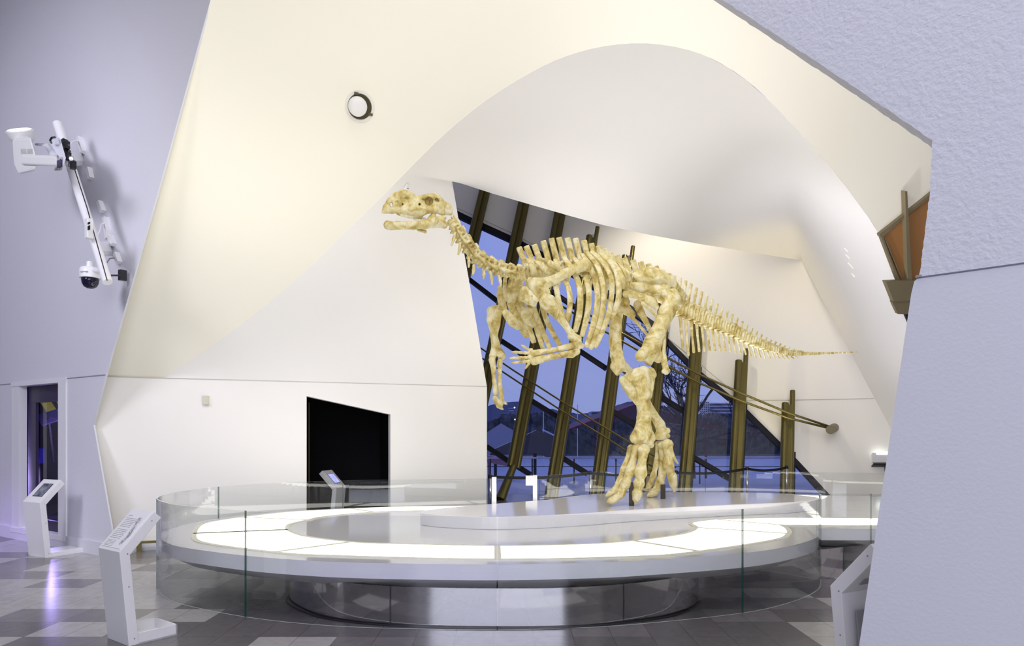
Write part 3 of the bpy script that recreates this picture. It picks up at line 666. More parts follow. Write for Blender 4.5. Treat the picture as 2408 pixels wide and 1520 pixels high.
# ---------------------------------------------------------------- kiosks
def kiosk(loc, rz, label, foot='plate', fl=.5, wid=.36, screen=None, back=False, text=False):
    r = empty('information_kiosk', loc, rz, label, 'kiosk', 'white bent information kiosks'); h = wid/2
    prof = [(0, 0), (-.068, .72), (.187, 1.0), (.242, .948), (.008, .69), (.072, 0)]
    vs = [Vector((-h, y, z)) for y, z in prof]+[Vector((h, y, z)) for y, z in prof]; k = 6
    fs = [tuple(range(6)), tuple(range(6, 12))[::-1]]+[(i, (i+1) % 6, (i+1) % 6+6, i+6) for i in range(6)]
    mb = MB().add(vs, fs); bevel(mb.build('bent_body', WHITE, r, local=True), .003)
    s = Vector((0, .255, .28)).normalized(); nn = Vector((0, -.28, .255)).normalized(); o0 = Vector((0, -.068, .72))
    if foot == 'plate': bevel(MB().box((0, .07+fl/2, .03), (wid, fl, .06)).build('foot_plate', WHITE, r, local=True), .004)
    else:
        mb = MB().box((0, .07+fl/2, .006), (wid, fl, .012)); t = .012; hh = .085
        mb.box((-h+t/2, .07+fl/2, hh/2), (t, fl, hh)); mb.box((h-t/2, .07+fl/2, hh/2), (t, fl, hh)); mb.box((0, .07+fl-t/2, hh/2), (wid, t, hh))
        mb.build('foot_tray', WHITE, r, local=True)
    X = Vector((1, 0, 0))
    if screen:
        u0, u1, v0, v1, m_ = screen
        MB().box(o0+X*((u0+u1)/2)+s*((v0+v1)/2)+nn*.002, (u1-u0+.012, v1-v0+.012, .004), (X, s, nn)).build('screen_bezel', BLACK, r, local=True)
        MB().box(o0+X*((u0+u1)/2)+s*((v0+v1)/2)+nn*.0045, (u1-u0, v1-v0, .003), (X, s, nn)).build('screen', m_, r, local=True)
    if back:
        mg = mat('grey_service_panel', (.36, .35, .38), .5)
        i0 = Vector((0, .008, .69)); bn = Vector((0, .28, -.255)).normalized()
        MB().box((0, .055, .45), (.2, .012, .28), (X, Vector((0, 1, .09)).normalized(), Vector((0, -.09, 1)).normalized())).build('service_panel', mg, r, local=True)
        MB().box(i0+s*.10+bn*.0, (.2, .05, .012), (X, s, bn)).build('service_panel', mg, r, local=True)
    if text:
        gt = mat('print_grey', (.40, .40, .44), .6); L = .379
        MB().box(o0+s*.20+nn*.002, (.30, .35, .003), (X, s, nn)).build('printed_sheet', mat('printed_sheet', (.88, .88, .92), .4), r, local=True)
        rr = random.Random(5); mb = MB()
        for j in range(13):
            v = .315-j*.0155-(.012 if j > 6 else 0)-(.01 if j else 0); x = -.13
            while x < (.03 if j else -.08):
                wd = rr.uniform(.008, .022); 
                if x+wd > .045: break
                mb.box(o0+X*(x+wd/2)+s*v+nn*.0045, (wd, .006 if j == 0 else .0042, .001), (X, s, nn)); x += wd+.004
        for j in range(5):
            x = -.13
            while x < .0:
                wd = rr.uniform(.006, .018); mb.box(o0+X*(x+wd/2)+s*(.085-j*.012)+nn*.0045, (wd, .003, .001), (X, s, nn)); x += wd+.004
        mb.build('printed_text', gt, r, local=True)
        mb = MB()
        for j in range(260):   # faint engraved drawing of the standing skeleton along the right edge
            v = rr.random(); c = .11*math.sin(v*3.0)*.15; a_ = rr.uniform(0, 3.14)
            x = .095+.022*math.sin(v*5)+rr.gauss(0, .011); q = o0+X*x+s*(.06+v*.25)+nn*.0045
            d1 = (X*math.cos(a_)+s*math.sin(a_)); d2 = nn.cross(d1); mb.box(q, (rr.uniform(.006, .02), .0022, .001), (d1, d2, nn))
        mb.build('printed_drawing', gt, r, local=True)
    mb = MB()
    for y, z in ((.03, .05), (-.01, .45), (-.02, .70), (.16, .93)):
        for sx in (-1, 1): MB().box((sx*(h+.0005), y+.01, z), (.002, .009, .009)).build('screw_cap', mat('screw', (.4, .4, .45), .4, .6), r, local=True)
    return r
scr = mat('grey_screen', (.10, .105, .14), .25, noise=(9, (.06, .06, .09), (.20, .21, .26), (.36, .37, .42)))
kiosk((-3.03, 5.25, 0), math.radians(-36.4), 'white bent kiosk with a printed text sheet and open foot tray, nearest on the left', foot='tray', fl=.30, wid=.355, text=True)
kiosk((-6.205, 8.915, 0), math.radians(-28), 'white bent kiosk with a grey screen in front of the left display window', fl=.50, wid=.40, screen=(-.09, .12, .10, .30, scr))
kiosk((2.04, 3.99, 0), math.radians(-153), 'white bent kiosk seen from behind, half hidden by the right pillar', fl=.3, wid=.36, back=True)
lit = mat('lit_blue_screen', (.2, .2, .5), .3, emit=(.45, .5, 1), es=.9, noise=(12, (.05, .05, .25), (.3, .3, .7), (.8, .85, 1)))
kiosk((-2.91, 11.38, 0.0), math.radians(79), 'white bent kiosk with a lit blue screen inside the dark doorway', fl=.3, wid=.36, screen=(-.10, .10, .10, .29, lit))
light('kiosk_fill', 'SPOT', (-2.3, 10.75, 2.0), 10, (1, .97, .9), .1, (-2.9, 11.3, .8), None, 50, .5)  # added lamp that brightens the kiosk in the dark room

# ---------------------------------------------------------------- ceiling eyeball spotlight and small sensors on the shell
c = onO(846, 251); u = Vector((0, 0, 1)); a1 = (u-NO*u.dot(NO)).normalized(); a2 = NO.cross(a1)
NOc = NO if NO.dot(Vector((0, 0, EYE))-c) > 0 else -NO
sp_ = empty('ceiling_spotlight', c, label='round recessed eyeball spotlight set in the cream sloping shell', cat='lamp')
AX = (a2, a1, NOc)
MB().lathe(c, [(.185, -.02), (.185, .012), (.155, .012), (.145, .002)], 32, AX).build('trim_ring', mat('white_ring', (.8, .78, .7), .4), sp_, auto=40)
MB().lathe(c+NOc*.006, [(.148, 0), (.14, .008)], 28, AX).build('dark_well', mat('well_olive', (.05, .045, .01), .6), sp_, auto=40)
MB().lathe(c+NOc*.012+a2*(-.03 if (a2.x > 0) else .03), [(.02, .09), (.085, .085), (.112, .06), (.118, .03), (.118, 0)][::-1], 28, AX).build('eyeball', mat('white_eyeball', (.86, .84, .80), .35), sp_, auto=50)
for ang in (1.2, 3.6):
    q = c+NOc*.016+(a1*math.sin(ang)+a2*math.cos(ang))*.155
    MB().box(q, (.05, .03, .02), (a2, a1, NOc)).build('retaining_clip', mat('clip_dark', (.10, .09, .03), .5), sp_)
from mathutils.bvhtree import BVHTree
vo = bpy.data.objects['wall_vault']; bv = BVHTree.FromPolygons([v.co for v in vo.data.vertices], [tuple(p.vertices) for p in vo.data.polygons])
def onV(px, py):
    h, nn, _, _ = bv.ray_cast(Vector((0, 0, EYE)), ray(px, py).normalized())
    if nn.dot(ray(px, py)) > 0: nn = -nn
    return h, nn
def frame_of(nn): a = (Vector((0, 0, 1))-nn*nn.z).normalized(); return (a.cross(nn), a, nn)
q, nn = onV(955, 441); A3 = frame_of(nn)
ss = empty('wall_sensor', q, label='tiny white square sensor above the dinosaur skull', cat='sensor')
MB().box(q+nn*.015, (.10, .08, .03), A3).build('housing', mat('sensor_white', (.85, .84, .80), .5), ss)
MB().box(q+nn*.033, (.014, .014, .006), A3).build('lens', BLACK, ss)
for k, (x, y, h_, wh) in enumerate(((1990, 588, .10, 'topmost'), (1994, 604, .12, 'second from the top'), (2001, 625, .17, 'third from the top'), (2006, 647, .11, 'lowest'))):
    q, nn = onV(x, y); A3 = frame_of(nn)
    tag(MB().box(q+nn*.012, (.05, h_, .024), A3).build('wall_clip', VAULT), 'small white clip on the pale right vault wall, %s of the four' % wh, 'clip', 'clips on the vault wall')

# ---------------------------------------------------------------- projector mast on the left wall
def onLo(px, py, off): return hit(px, py, PL+NL*off, NL)
Z3 = Vector((0, 0, 1))
ms = empty('equipment_mast', onLo(253, 664, .45), label='slanting white pole bracketed off the left wall carrying projector and camera', cat='mast')
a, b = onLo(135, 291, .45), onLo(253, 664, .45)
MB().tube([a, b], .055, 20).build('pole', WHITE, ms, auto=50)
for (p1, p2, p3, p4) in (((163, 357), (193, 357), (197, 378), (168, 378)), ((229, 568), (260, 568), (265, 591), (234, 591))):
    P = [onLo(p1[0], p1[1], .42), onLo(p2[0], p2[1], .0), onLo(p3[0], p3[1], .0), onLo(p4[0], p4[1], .42)]
    MB().prism(P, NL.cross(Vector((0, 0, 1)))*.02+Vector((0, 0, -.06))).build('wall_bracket', WHITE, ms)
for (p1, p2) in (((186, 324), (196, 358)), ((209, 396), (214, 420)), ((234, 475), (242, 498)), ((248, 512), (254, 562)), ((258, 555), (267, 576)), ((273, 596), (280, 618))):
    p, q = onLo(*p1, .03), onLo(*p2, .03); d = (q-p).normalized(); s = NL.cross(d)
    o = MB().box((p+q)/2, ((q-p).length, .055, .06), (d, s, NL)).build('wall_clamp', WHITE, ms)
MB().tube([onLo(150, 325, .52), onLo(176, 400, .52), onLo(205, 490, .52), onLo(252, 660, .50)], .006, 8).build('cable', BLACK, ms)
MB().tube([onLo(160, 350, .3), onLo(168, 335, .2), onLo(178, 331, .1), onLo(187, 331, .05)], .012, 8).build('white_cable', WHITE, ms)
MB().tube([onLo(229, 555, .3), onLo(236, 540, .2), onLo(238, 528, .1), onLo(248, 524, .05)], .009, 8).build('white_cable', WHITE, ms)
MB().tube([onLo(253, 650, .35), onLo(250, 620, .25), onLo(258, 608, .1), onLo(272, 607, .05)], .008, 8).build('cable', mat('grey_cable', (.2, .2, .25), .5), ms)
mb = MB(); rr = random.Random(2)
for k in range(16):
    x_, y_ = (152+rr.uniform(-4, 10), 338+rr.uniform(-8, 20)) if k < 7 else (166+rr.uniform(-8, 8), 374+rr.uniform(-10, 14))
    mb.tube([onLo(x_, y_, .48), onLo(x_+rr.uniform(-5, 7), y_+rr.uniform(-6, 6), .55)], rr.uniform(.012, .03), 8)
mb.build('clamp_knobs', CHROME, ms)
mb = MB()
for x_, y_ in ((151, 337), (157, 342), (160, 368), (172, 389), (153, 360)): MB().box(onLo(x_, y_, .56), (.06, .05, .09), (DL, NL, Z3)).build('clamp_block', BLACK, ms)
pr = empty('moving_head_projector', onLo(160, 372, .55), label='white moving-head projector with a glowing round lens on the left wall mast', cat='projector')
q1 = onLo(134, 362, .68)
def Bp(px1, py1, px2, py2, off, t, nm, m_, wd):
    a, b = onLo(px1, py1, off), onLo(px2, py2, off); d = (b-a).normalized(); s = NL.cross(d).normalized()
    return bevel(MB().box((a+b)/2, ((b-a).length, wd, t), (d, s, NL)).build(nm, m_, pr), .02, 3), d, s
PW = mat('warm_white_plastic', (.80, .80, .78), .4); PWD = mat('pale_grey_plastic', (.72, .73, .80), .4)
def prj(px, py, off): return onLo(px, py, off)
def vray(px, py): return ray(px, py).normalized()
o = MB().prism([prj(124, 328, .70), prj(141, 322, .70), prj(155, 372, .70), prj(146, 402, .70), prj(126, 402, .70), prj(137, 372, .70), prj(118, 338, .70)], vray(135, 360)*.20).build('base_box', PWD, pr); bevel(o, .02)
MB().box(prj(140, 385, .71), (.11, .01, .09), (DL, NL, Z3)).build('display', mat('violet_display', (.03, .025, .08), .2), pr)
for y_ in (374, 397): MB().box(prj(143 if y_ < 380 else 135, y_, .71), (.07, .01, .03), (DL, NL, Z3)).build('vent', mat('vent_grey', (.45, .44, .42), .5), pr)
o = MB().prism([prj(50, 364, .95), prj(134, 366, .95), prj(132, 392, .95), prj(50, 388, .95)], vray(90, 375)*.22).build('yoke_arm', PW, pr); bevel(o, .03, 3)
o = MB().prism([prj(82, 337, .55), prj(112, 337, .55), prj(136, 366, .75), prj(118, 366, .75), prj(106, 345, .60), prj(82, 342, .55)], vray(100, 345)*.2).build('yoke_arm', PWD, pr); bevel(o, .02, 3)
ha, hb = prj(52, 316, .80), prj(64, 395, .80)
hd = (hb-ha).normalized(); hs = NL.cross(hd).normalized(); hn = hd.cross(hs)
o = MB().prism([prj(29, 325, .92), prj(71, 320, .92), prj(83, 362, .92), prj(86, 402, .92), prj(45, 411, .92), prj(33, 385, .92)], vray(60, 360)*.36).build('head', PW, pr); bevel(o, .04, 3)
lc = prj(49, 315, .78); AXp = (hs, hn, -hd)
ln = Vector((0, -.55, .83)).normalized(); lx = Vector((1, 0, 0)); ly = ln.cross(lx)
AXp = (lx, ly, ln)
MB().lathe(lc-ln*.10, [(.11, 0), (.150, .06), (.155, .14), (.135, .15), (.125, .12)], 28, AXp).build('lens_shroud', PW, pr, auto=50)
MB().lathe(lc-ln*.10, [(.128, .118), (.10, .122), (.098, .135), (.0, .142)], 28, AXp).build('lens', mat('lit_lens', (1, 1, 1), .3, emit=(.97, .98, 1), es=2.2), pr, auto=50)
mb = MB()
for k in range(18):
    x_ = 49+k*1.45+(2 if k > 8 else 0); p, q = prj(x_, 350, .925), prj(x_+1, 362, .925); mb.tube([p, q], .003, 4)
mb.build('cooling_slots', mat('slot_grey', (.5, .5, .48), .6), pr)
MB().tube([prj(121, 336, .75), prj(118, 330, .8), prj(122, 324, .8), prj(129, 323, .75)], .012, 8).build('power_cable', BLACK, pr)
# controller box lower on the mast
cb = empty('controller_box', onLo(210, 556, .5), label='slim white controller box with a dark label halfway down the mast', cat='box')
o = MB().box(onLo(209, 538, .55), (.075, .07, .235), (DL, NL, Z3)).build('body', WHITE, cb); bevel(o, .01)
for y_, h_ in ((525, .025), (536, .05)): MB().box(onLo(209, y_, .59), (.058, .004, h_), (DL, NL, Z3)).build('label_plate', BLACK, cb)
# dome camera
dc = empty('dome_camera', onLo(212, 630, .45), label='white dome security camera with a smoked bubble hanging from the mast', cat='camera')
k_ = onLo(212, 655, .45); sc_ = k_.y/FP
MB().lathe(k_, [(.0, .0), (.115, .0), (.118, .03), (.116, .10), (.10, .125), (.045, .13), (.04, .20), (.0, .205)][::1], 28).build('housing', WHITE, dc, auto=40)
MB().lathe(k_-Vector((0, 0, .125)), [(.0, .0), (.035, .004), (.068, .024), (.088, .06), (.095, .10), (.095, .125)], 28).build('smoked_bubble', mat('smoked_bubble', (.012, .01, .03), .06), dc, smooth=True)
p, q = onLo(216, 634, .45), onLo(240, 638, .45); MB().tube([p, q], .035, 14).build('arm', WHITE, dc)
MB().box(k_+Vector((.0, -.117, .055)), (.09, .004, .016)).build('maker_mark', mat('mark_grey', (.35, .35, .42), .6), dc)
wj = empty('cable_junction', onLo(288, 648, .1), label='small black chromed cable junction on the wall right of the dome camera', cat='connector')
MB().box(onLo(288, 648, .08), (.06, .08, .13), (DL, NL, Z3)).build('block', mat('graphite', (.06, .06, .07), .3, .6), wj)
MB().tube([onLo(255, 648, .35), onLo(282, 648, .15)], .011, 8).build('stub_cable', BLACK, wj)

# ================================================================ OUTSIDE
def sil(name, pts, d, dep, m, label=None, cat=None, zb=None, kind=None, group=None):
    P = [W(x, y, d) for x, y in pts]
    if zb is not None: P = [Vector((P[0].x, d, zb))]+P+[Vector((P[-1].x, d, zb))]
    o = MB().prism(P, (0, dep, 0)).build(name, m); return tag(o, label, cat, group, kind)
mb = MB().add([(-30, 18.3, -.02), (60, 18.3, -.02), (60, 25, -.02), (-30, 25, -.02)], [(0, 1, 2, 3)]); mb.build('ground_terrace', mat('pale_terrace', (.60, .62, .70), .6))['kind'] = 'structure'
def lake_mat():
    M = mat('lake_water', (.30, .36, .52), .35, bump=(.6, .2, .1)); return M
mb = MB().add([(-300, 25, -4.5), (400, 25, -4.5), (400, 190, -4.5), (-300, 190, -4.5)], [(0, 1, 2, 3)]); tag(mb.build('lake', lake_mat()), 'pale blue lake beyond the terrace railing', 'lake', kind='stuff')
far = mat('dusky_foliage', (.02, .03, .045), .95, noise=(.45, (.03, .04, .065), (.07, .09, .11), (.15, .17, .24)))
mb = MB().add([(-500, 188, -4.4), (600, 188, -4.4), (600, 900, 6), (-500, 900, 6)], [(0, 1, 2, 3)]); mb.build('ground_far_shore', mat('far_shore_grass', (.05, .07, .06), .95, noise=(.08, (.03, .04, .055), (.09, .11, .08))))['kind'] = 'structure'
rr = random.Random(11)
def ridge(name, x0, x1, base, amp, d, lab, step=3, m=far, cat='trees', f=1.0):
    pts = []; x = x0
    while x <= x1: pts.append((x, base(x)+amp*rr.uniform(-1, 1)*f)); x += step
    P = [W(a, b, d) for a, b in pts]; vs = []; fs = []
    for p in P: vs += [(p.x, d, -4.4), (p.x, d+rr.uniform(-1, 1), p.z), (p.x, d+12, p.z-1), (p.x, d+14, -4.4)]
    for i in range(len(P)-1):
        for j in range(3): fs.append((4*i+j, 4*i+4+j, 4*i+5+j, 4*i+1+j))
    return tag(mk(name, vs, fs, m), lab, cat, kind='stuff')
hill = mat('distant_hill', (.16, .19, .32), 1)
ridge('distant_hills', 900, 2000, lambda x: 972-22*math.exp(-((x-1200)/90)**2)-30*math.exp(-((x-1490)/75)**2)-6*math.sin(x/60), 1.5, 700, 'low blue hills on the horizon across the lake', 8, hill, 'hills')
ridge('shore_trees', 900, 2000, lambda x: 985-12*math.sin(x/37)-16*math.exp(-((x-1290)/35)**2)-(18 if x > 1640 else 0)*0+rr.uniform(-3, 3), 4, 230, 'dark band of trees along the far lake shore', 4)
ridge('shore_bushes', 900, 2000, lambda x: 1020-10*math.sin(x/53+1)+rr.uniform(-2, 2), 3, 200, 'lower dark bushes right on the far lake shore', 5, mat('dusky_bush', (.03, .04, .045), .95, noise=(.5, (.035, .045, .065), (.10, .12, .12))), 'bushes')
# far buildings
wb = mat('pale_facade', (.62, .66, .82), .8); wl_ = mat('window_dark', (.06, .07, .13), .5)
def building(px0, px1, pt, pb, d, lab, rows, cols_, m_=wb, style='band'):
    a, b = W(px0, pt, d), W(px1, pb, d); r = empty('office_building', (a.x, d, -4.0), label=lab, cat='building')
    MB().box(((a.x+b.x)/2, d+5, (a.z-4.0)/2), (b.x-a.x, 10, a.z+4.0)).build('wall', m_, r)
    H_ = a.z-b.z; Wd = b.x-a.x
    if style == 'band':
        for k in range(rows): MB().box(((a.x+b.x)/2, d-.1, b.z+H_*(k+.5)/rows), (Wd*.97, .4, H_/rows*.45)).build('window_band', wl_, r)
    else:
        for k in range(rows):
            for j in range(cols_): MB().box((a.x+Wd*(j+.5)/cols_, d-.1, b.z+H_*(k+.5)/rows), (Wd/cols_*.5, .4, H_/rows*.55)).build('window', wl_, r)
    return r
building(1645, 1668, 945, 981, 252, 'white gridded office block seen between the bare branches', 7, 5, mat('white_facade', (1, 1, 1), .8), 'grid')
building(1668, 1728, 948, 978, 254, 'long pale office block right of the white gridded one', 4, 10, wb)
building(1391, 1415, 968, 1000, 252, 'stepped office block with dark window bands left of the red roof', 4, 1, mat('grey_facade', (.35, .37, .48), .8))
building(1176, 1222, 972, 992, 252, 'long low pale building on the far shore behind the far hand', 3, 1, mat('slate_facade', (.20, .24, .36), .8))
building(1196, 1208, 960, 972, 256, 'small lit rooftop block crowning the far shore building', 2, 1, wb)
# dark red canopy roof outside
rc = empty('red_canopy', (W(1500, 1000, 60).x, 60, -4), label='long dark red pitched canopy roof outside behind the shin bones', cat='roof')
red = mat('dark_red_metal', (.075, .022, .05), .6); redl = mat('red_edge', (.42, .08, .16), .5)
MB().prism([W(1332, 1012, 60), W(1495, 950, 60), W(1680, 1003, 60), W(1700, 1012, 60), W(1495, 985, 60)], (0, 8, .3)).build('roof_sheet', red, rc)
MB().tube([W(1332, 1011, 59.9), W(1495, 950, 59.9)], .05, 6).build('roof_edge', redl, rc); MB().tube([W(1495, 950, 59.9), W(1690, 1005, 59.9)], .035, 6).build('roof_edge', red, rc)
for x in (1400, 1550, 1660): MB().tube([W(x, 985, 62), Vector((W(x, 985, 62).x, 62, -4.4))], .12, 8).build('post', red, rc)
# white tent roof
for px_ in (1150, 1200): pass
tn = sil('marquee', [(1146, 1017), (1178, 996), (1206, 1012)], 150, 8, mat('grey_canvas', (.30, .31, .38), .8), 'pale pitched marquee on the far shore at the left', 'tent', zb=-4.4)
gl = empty('glass_pavilion', W(1300, 1060, 40)-Vector((0, 0, 3)), label='dark pitched glass pavilion outside left of the raking column', cat='pavilion')
pv = mat('dark_pavilion_glass', (.03, .035, .06), .2); 
for P_ in ([(1160, 1058), (1262, 1012), (1258, 1066), (1150, 1072)], [(1262, 1012), (1306, 1026), (1300, 1080), (1258, 1066)]): MB().prism([W(x, y, 42) for x, y in P_], (0, 3, 0)).build('roof_slope', pv, gl)
for x_ in (1165, 1258, 1296): MB().tube([W(x_, 1060, 43), Vector((W(x_, 1060, 43).x, 43, -4.5))], .1, 6).build('post', FRAME, gl)
MB().tube([W(1275, 1011, 41.8), W(1304, 1025, 41.8)], .05, 6).build('ridge_rail', wb, gl)
rmp = empty('access_ramp', (W(1170, 1090, 24).x, 24, 0), label='mauve sloping ramp outside at the left edge of the glass', cat='ramp'); mm = mat('mauve_ramp', (.42, .24, .40), .7)
MB().prism([W(x, y, 23.6) for x, y in [(1146, 1073), (1185, 1077), (1208, 1096), (1208, 1100), (1146, 1088)]], (0, 1.2, 0)).build('sloping_deck', mm, rmp)
for x_ in (1150, 1200): MB().box((W(x_, 1090, 24.2).x, 24.2, .35), (.08, .08, .72)).build('post', mm, rmp)
# street lamps and lit points across the lake
for x, y, d, h_, lab in ((1278, 955, 120, 75, 'tall thin lamp mast beyond the lake left of the fourth column'), (1358, 952, 120, 70, 'tall thin lamp mast beyond the lake right of the fourth column')):
    p = W(x, y, d); MB_ = MB().tube([Vector((p.x, d, -4.4)), p], .07, 6).build('lamp_mast', wb); tag(MB_, lab, 'mast')
for x, y, c_, lab in ((1240, 1000, (1, .5, .1), 'small orange street light beyond the lake'), (1210, 959, (.8, 1, 1), 'small white light on the far shore roof'), (1211, 987, (.9, .9, 1), 'small white light among the far shore trees'), (1376, 999, (1, .8, .4), 'small yellow light beyond the lake by the fourth column')):
    p = W(x, y, 216); r = empty('street_light', (p.x, 216, -3.9), label=lab, cat='light')
    MB().lathe(p, [(.0, -.22), (.18, -.13), (.22, 0), (.18, .13), (.0, .22)], 8).build('lamp', mat('glow_%d' % x, c_, .5, emit=c_, es=4), r)
    MB().tube([Vector((p.x, 216.3, -4.0)), Vector((p.x, 216.3, p.z))], .05, 5).build('pole', far, r)
# outside handrail
hr = empty('terrace_railing', (4, 22, 0), label='thin grey railing along the terrace outside the glass', cat='railing')
zr = EYE-(1077.5-HY)*22/FP
MB().tube([(-2, 22, zr), (12, 22, zr)], .028, 8).build('handrail', wb, hr)
MB().tube([(-2, 22, zr-.28), (12, 22, zr-.28)], .012, 6).build('wire', FRAME, hr)
for i in range(10): MB().tube([(-.7+i*1.35, 22, 0), (-.7+i*1.35, 22, zr)], .022, 6).build('post', FRAME, hr)
# bare tree
bt = empty('bare_tree', W(1640, 1085, 34)*1, label='large leafless winter tree outside the right part of the window', cat='tree')
bt.location = (W(1612, 1080, 34).x, 34, -4.5)
MB().tube([Vector((W(1628, 1080, 34).x, 34, -4.5)), W(1625, 1080, 34)], [.3, .2], 10).build('lower_trunk', mat('dark_bark', (.035, .035, .065), .95), bt)
bark = mat('dark_bark', (.035, .035, .065), .95)
tr = random.Random(21); segs = []
def grow(p, d, L, r, dep):
    n_ = 4; pts = [p]; q = p; dd = d.copy()
    for i in range(n_):
        dd = (dd+Vector((tr.gauss(0, .13), tr.gauss(0, .13), tr.gauss(.03, .09)))).normalized(); q = q+dd*L/n_; pts.append(q)
    segs.append((dep, pts, [r*(1-.12*i) for i in range(n_+1)]))
    if dep == 0: return
    for k in range(3 if dep > 1 else 4):
        i = tr.randint(1, n_); ang = tr.uniform(.35, .95)
        ax = dd.cross(Vector((tr.gauss(0, 1), tr.gauss(0, 1), tr.gauss(0, 1)))).normalized()
        nd = (Matrix.Rotation(ang, 3, ax) @ dd).normalized()
        if nd.z < -.35: nd.z *= -.4
        grow(pts[i], nd, L*tr.uniform(.62, .85), max(r*.60, .019), dep-1)
tb = Vector(bt.location)
for a_, b_, L_0, r0_ in (((1625, 1080), (1618, 960), 3.0, .17), ((1622, 985), (1590, 860), 3.0, .10), ((1632, 975), (1705, 900), 3.0, .085), ((1618, 960), (1665, 880), 2.4, .08), ((1622, 1010), (1560, 960), 2.2, .07), ((1625, 985), (1600, 800), 3.2, .09), ((1640, 1040), (1760, 1010), 2.8, .07)):
    p, q = W(*a_, 34), W(*b_, 34+tr.uniform(-1, 1)); grow(p, (q-p).normalized(), (q-p).length, r0_, 4)
lim = sorted(segs, key=lambda s: -s[0]); big = MB(); sm = MB()
for dep, pts, rs in segs:
    (big if dep >= 3 else sm).tube(pts, rs, 6 if dep >= 3 else 3, cap=False)
big.build('trunk', bark, bt); tw = sm.build('twigs', bark, bt); tw['kind'] = 'stuff'

# ================================================================ THE SKELETON
def bone_mat():
    M = bpy.data.materials.new('cast_bone'); M.use_nodes = True; t = M.node_tree; b = t.nodes['Principled BSDF']; N = t.nodes.new; L = t.links.new
    g = N('ShaderNodeTexCoord'); n = N('ShaderNodeTexNoise'); n.inputs['Scale'].default_value = 7; n.inputs['Detail'].default_value = 8; n.inputs['Roughness'].default_value = .65; n.inputs['Distortion'].default_value = .6
    L(g.outputs['Object'], n.inputs['Vector']); r = N('ShaderNodeValToRGB'); L(n.outputs[0], r.inputs[0]); e = r.color_ramp.elements
    e[0].position = .30; e[0].color = (.30, .20, .05, 1); e[1].position = .70; e[1].color = (.86, .82, .62, 1)
    for p, c in ((.41, (.55, .43, .13)), (.50, (.70, .60, .27)), (.59, (.81, .74, .46))): q = e.new(p); q.color = (*c, 1)
    n2 = N('ShaderNodeTexNoise'); n2.inputs['Scale'].default_value = 60; n2.inputs['Detail'].default_value = 5; L(g.outputs['Object'], n2.inputs['Vector'])
    k = N('ShaderNodeBump'); k.inputs['Strength'].default_value = .6; k.inputs['Distance'].default_value = .006; L(n2.outputs[0], k.inputs['Height']); L(k.outputs[0], b.inputs['Normal'])
    L(r.outputs[0], b.inputs['Base Color']); b.inputs['Roughness'].default_value = .55; return M
BONE = bone_mat()
TEETH = mat('tooth_bone', (.80, .74, .50), .45)
LAT = Vector((.45, -.87, 0)).normalized()         # towards the near (left) flank
AXS = Vector((.87, .45, 0)).normalized()          # towards the tail
OS = Vector(((1520-CX)*9.5/FP, 9.5, 0))
def D(px, py, n=0.0): return hit(px, py, OS+LAT*n, LAT)
def sc(p): return p.y/FP
dino = empty('dinosaur_skeleton', Vector((G(1485, 1190, .68).x, 8.84, .68)), label='cream and ochre dinosaur skeleton cast walking upright on the white disk', cat='skeleton')
DO = Vector(dino.location)
VO = [(0, 0, 0), (1, 0, 0), (0, 1, 0), (0, 0, 1), (1, 1, 0), (1, 0, 1), (0, 1, 1), (1, 1, 1)]
EDG = [(a, b) for a in range(8) for b in range(a+1, 8) if sum(abs(VO[a][i]-VO[b][i]) for i in range(3)) == 1]
def surface(F, org, h):
    nx, ny, nz = F.shape; ins = F < 0
    c = np.zeros((nx-1, ny-1, nz-1), np.int8)
    for o in VO: c += ins[o[0]:nx-1+o[0], o[1]:ny-1+o[1], o[2]:nz-1+o[2]]
    act = (c > 0) & (c < 8); I = np.argwhere(act); idx = -np.ones(act.shape, np.int64); idx[act] = np.arange(len(I))
    acc = np.zeros((len(I), 3)); cnt = np.zeros(len(I)); vals = [F[I[:, 0]+o[0], I[:, 1]+o[1], I[:, 2]+o[2]] for o in VO]
    for a, b in EDG:
        fa, fb = vals[a], vals[b]; m_ = (fa < 0) != (fb < 0); t = np.where(m_, fa/np.where(fa-fb == 0, 1, fa-fb), 0)
        pa, pb = np.array(VO[a]), np.array(VO[b]); acc += m_[:, None]*(pa+(pb-pa)*t[:, None]); cnt += m_
    V = (I+acc/cnt[:, None])*h+org
    Q = []
    for ax in range(3):
        s0 = [slice(None)]*3; s1 = [slice(None)]*3; s0[ax] = slice(0, -1); s1[ax] = slice(1, None)
        x = ins[tuple(s0)] != ins[tuple(s1)]; sgn = ins[tuple(s0)]
        E = np.argwhere(x); b1, b2 = [i for i in range(3) if i != ax]
        E = E[(E[:, b1] > 0) & (E[:, b2] > 0) & (E[:, b1] < F.shape[b1]-1) & (E[:, b2] < F.shape[b2]-1)]
        if not len(E): continue
        def at(d1, d2):
            J = E.copy(); J[:, b1] -= d1; J[:, b2] -= d2; return idx[J[:, 0], J[:, 1], J[:, 2]]
        q = np.stack([at(1, 1), at(0, 1), at(0, 0), at(1, 0)], 1); fl = sgn[E[:, 0], E[:, 1], E[:, 2]]
        if ax == 1: fl = ~fl
        q[~fl] = q[~fl][:, ::-1]; Q.append(q)
    Q = np.concatenate(Q); Q = Q[(Q >= 0).all(1)]; return V, Q
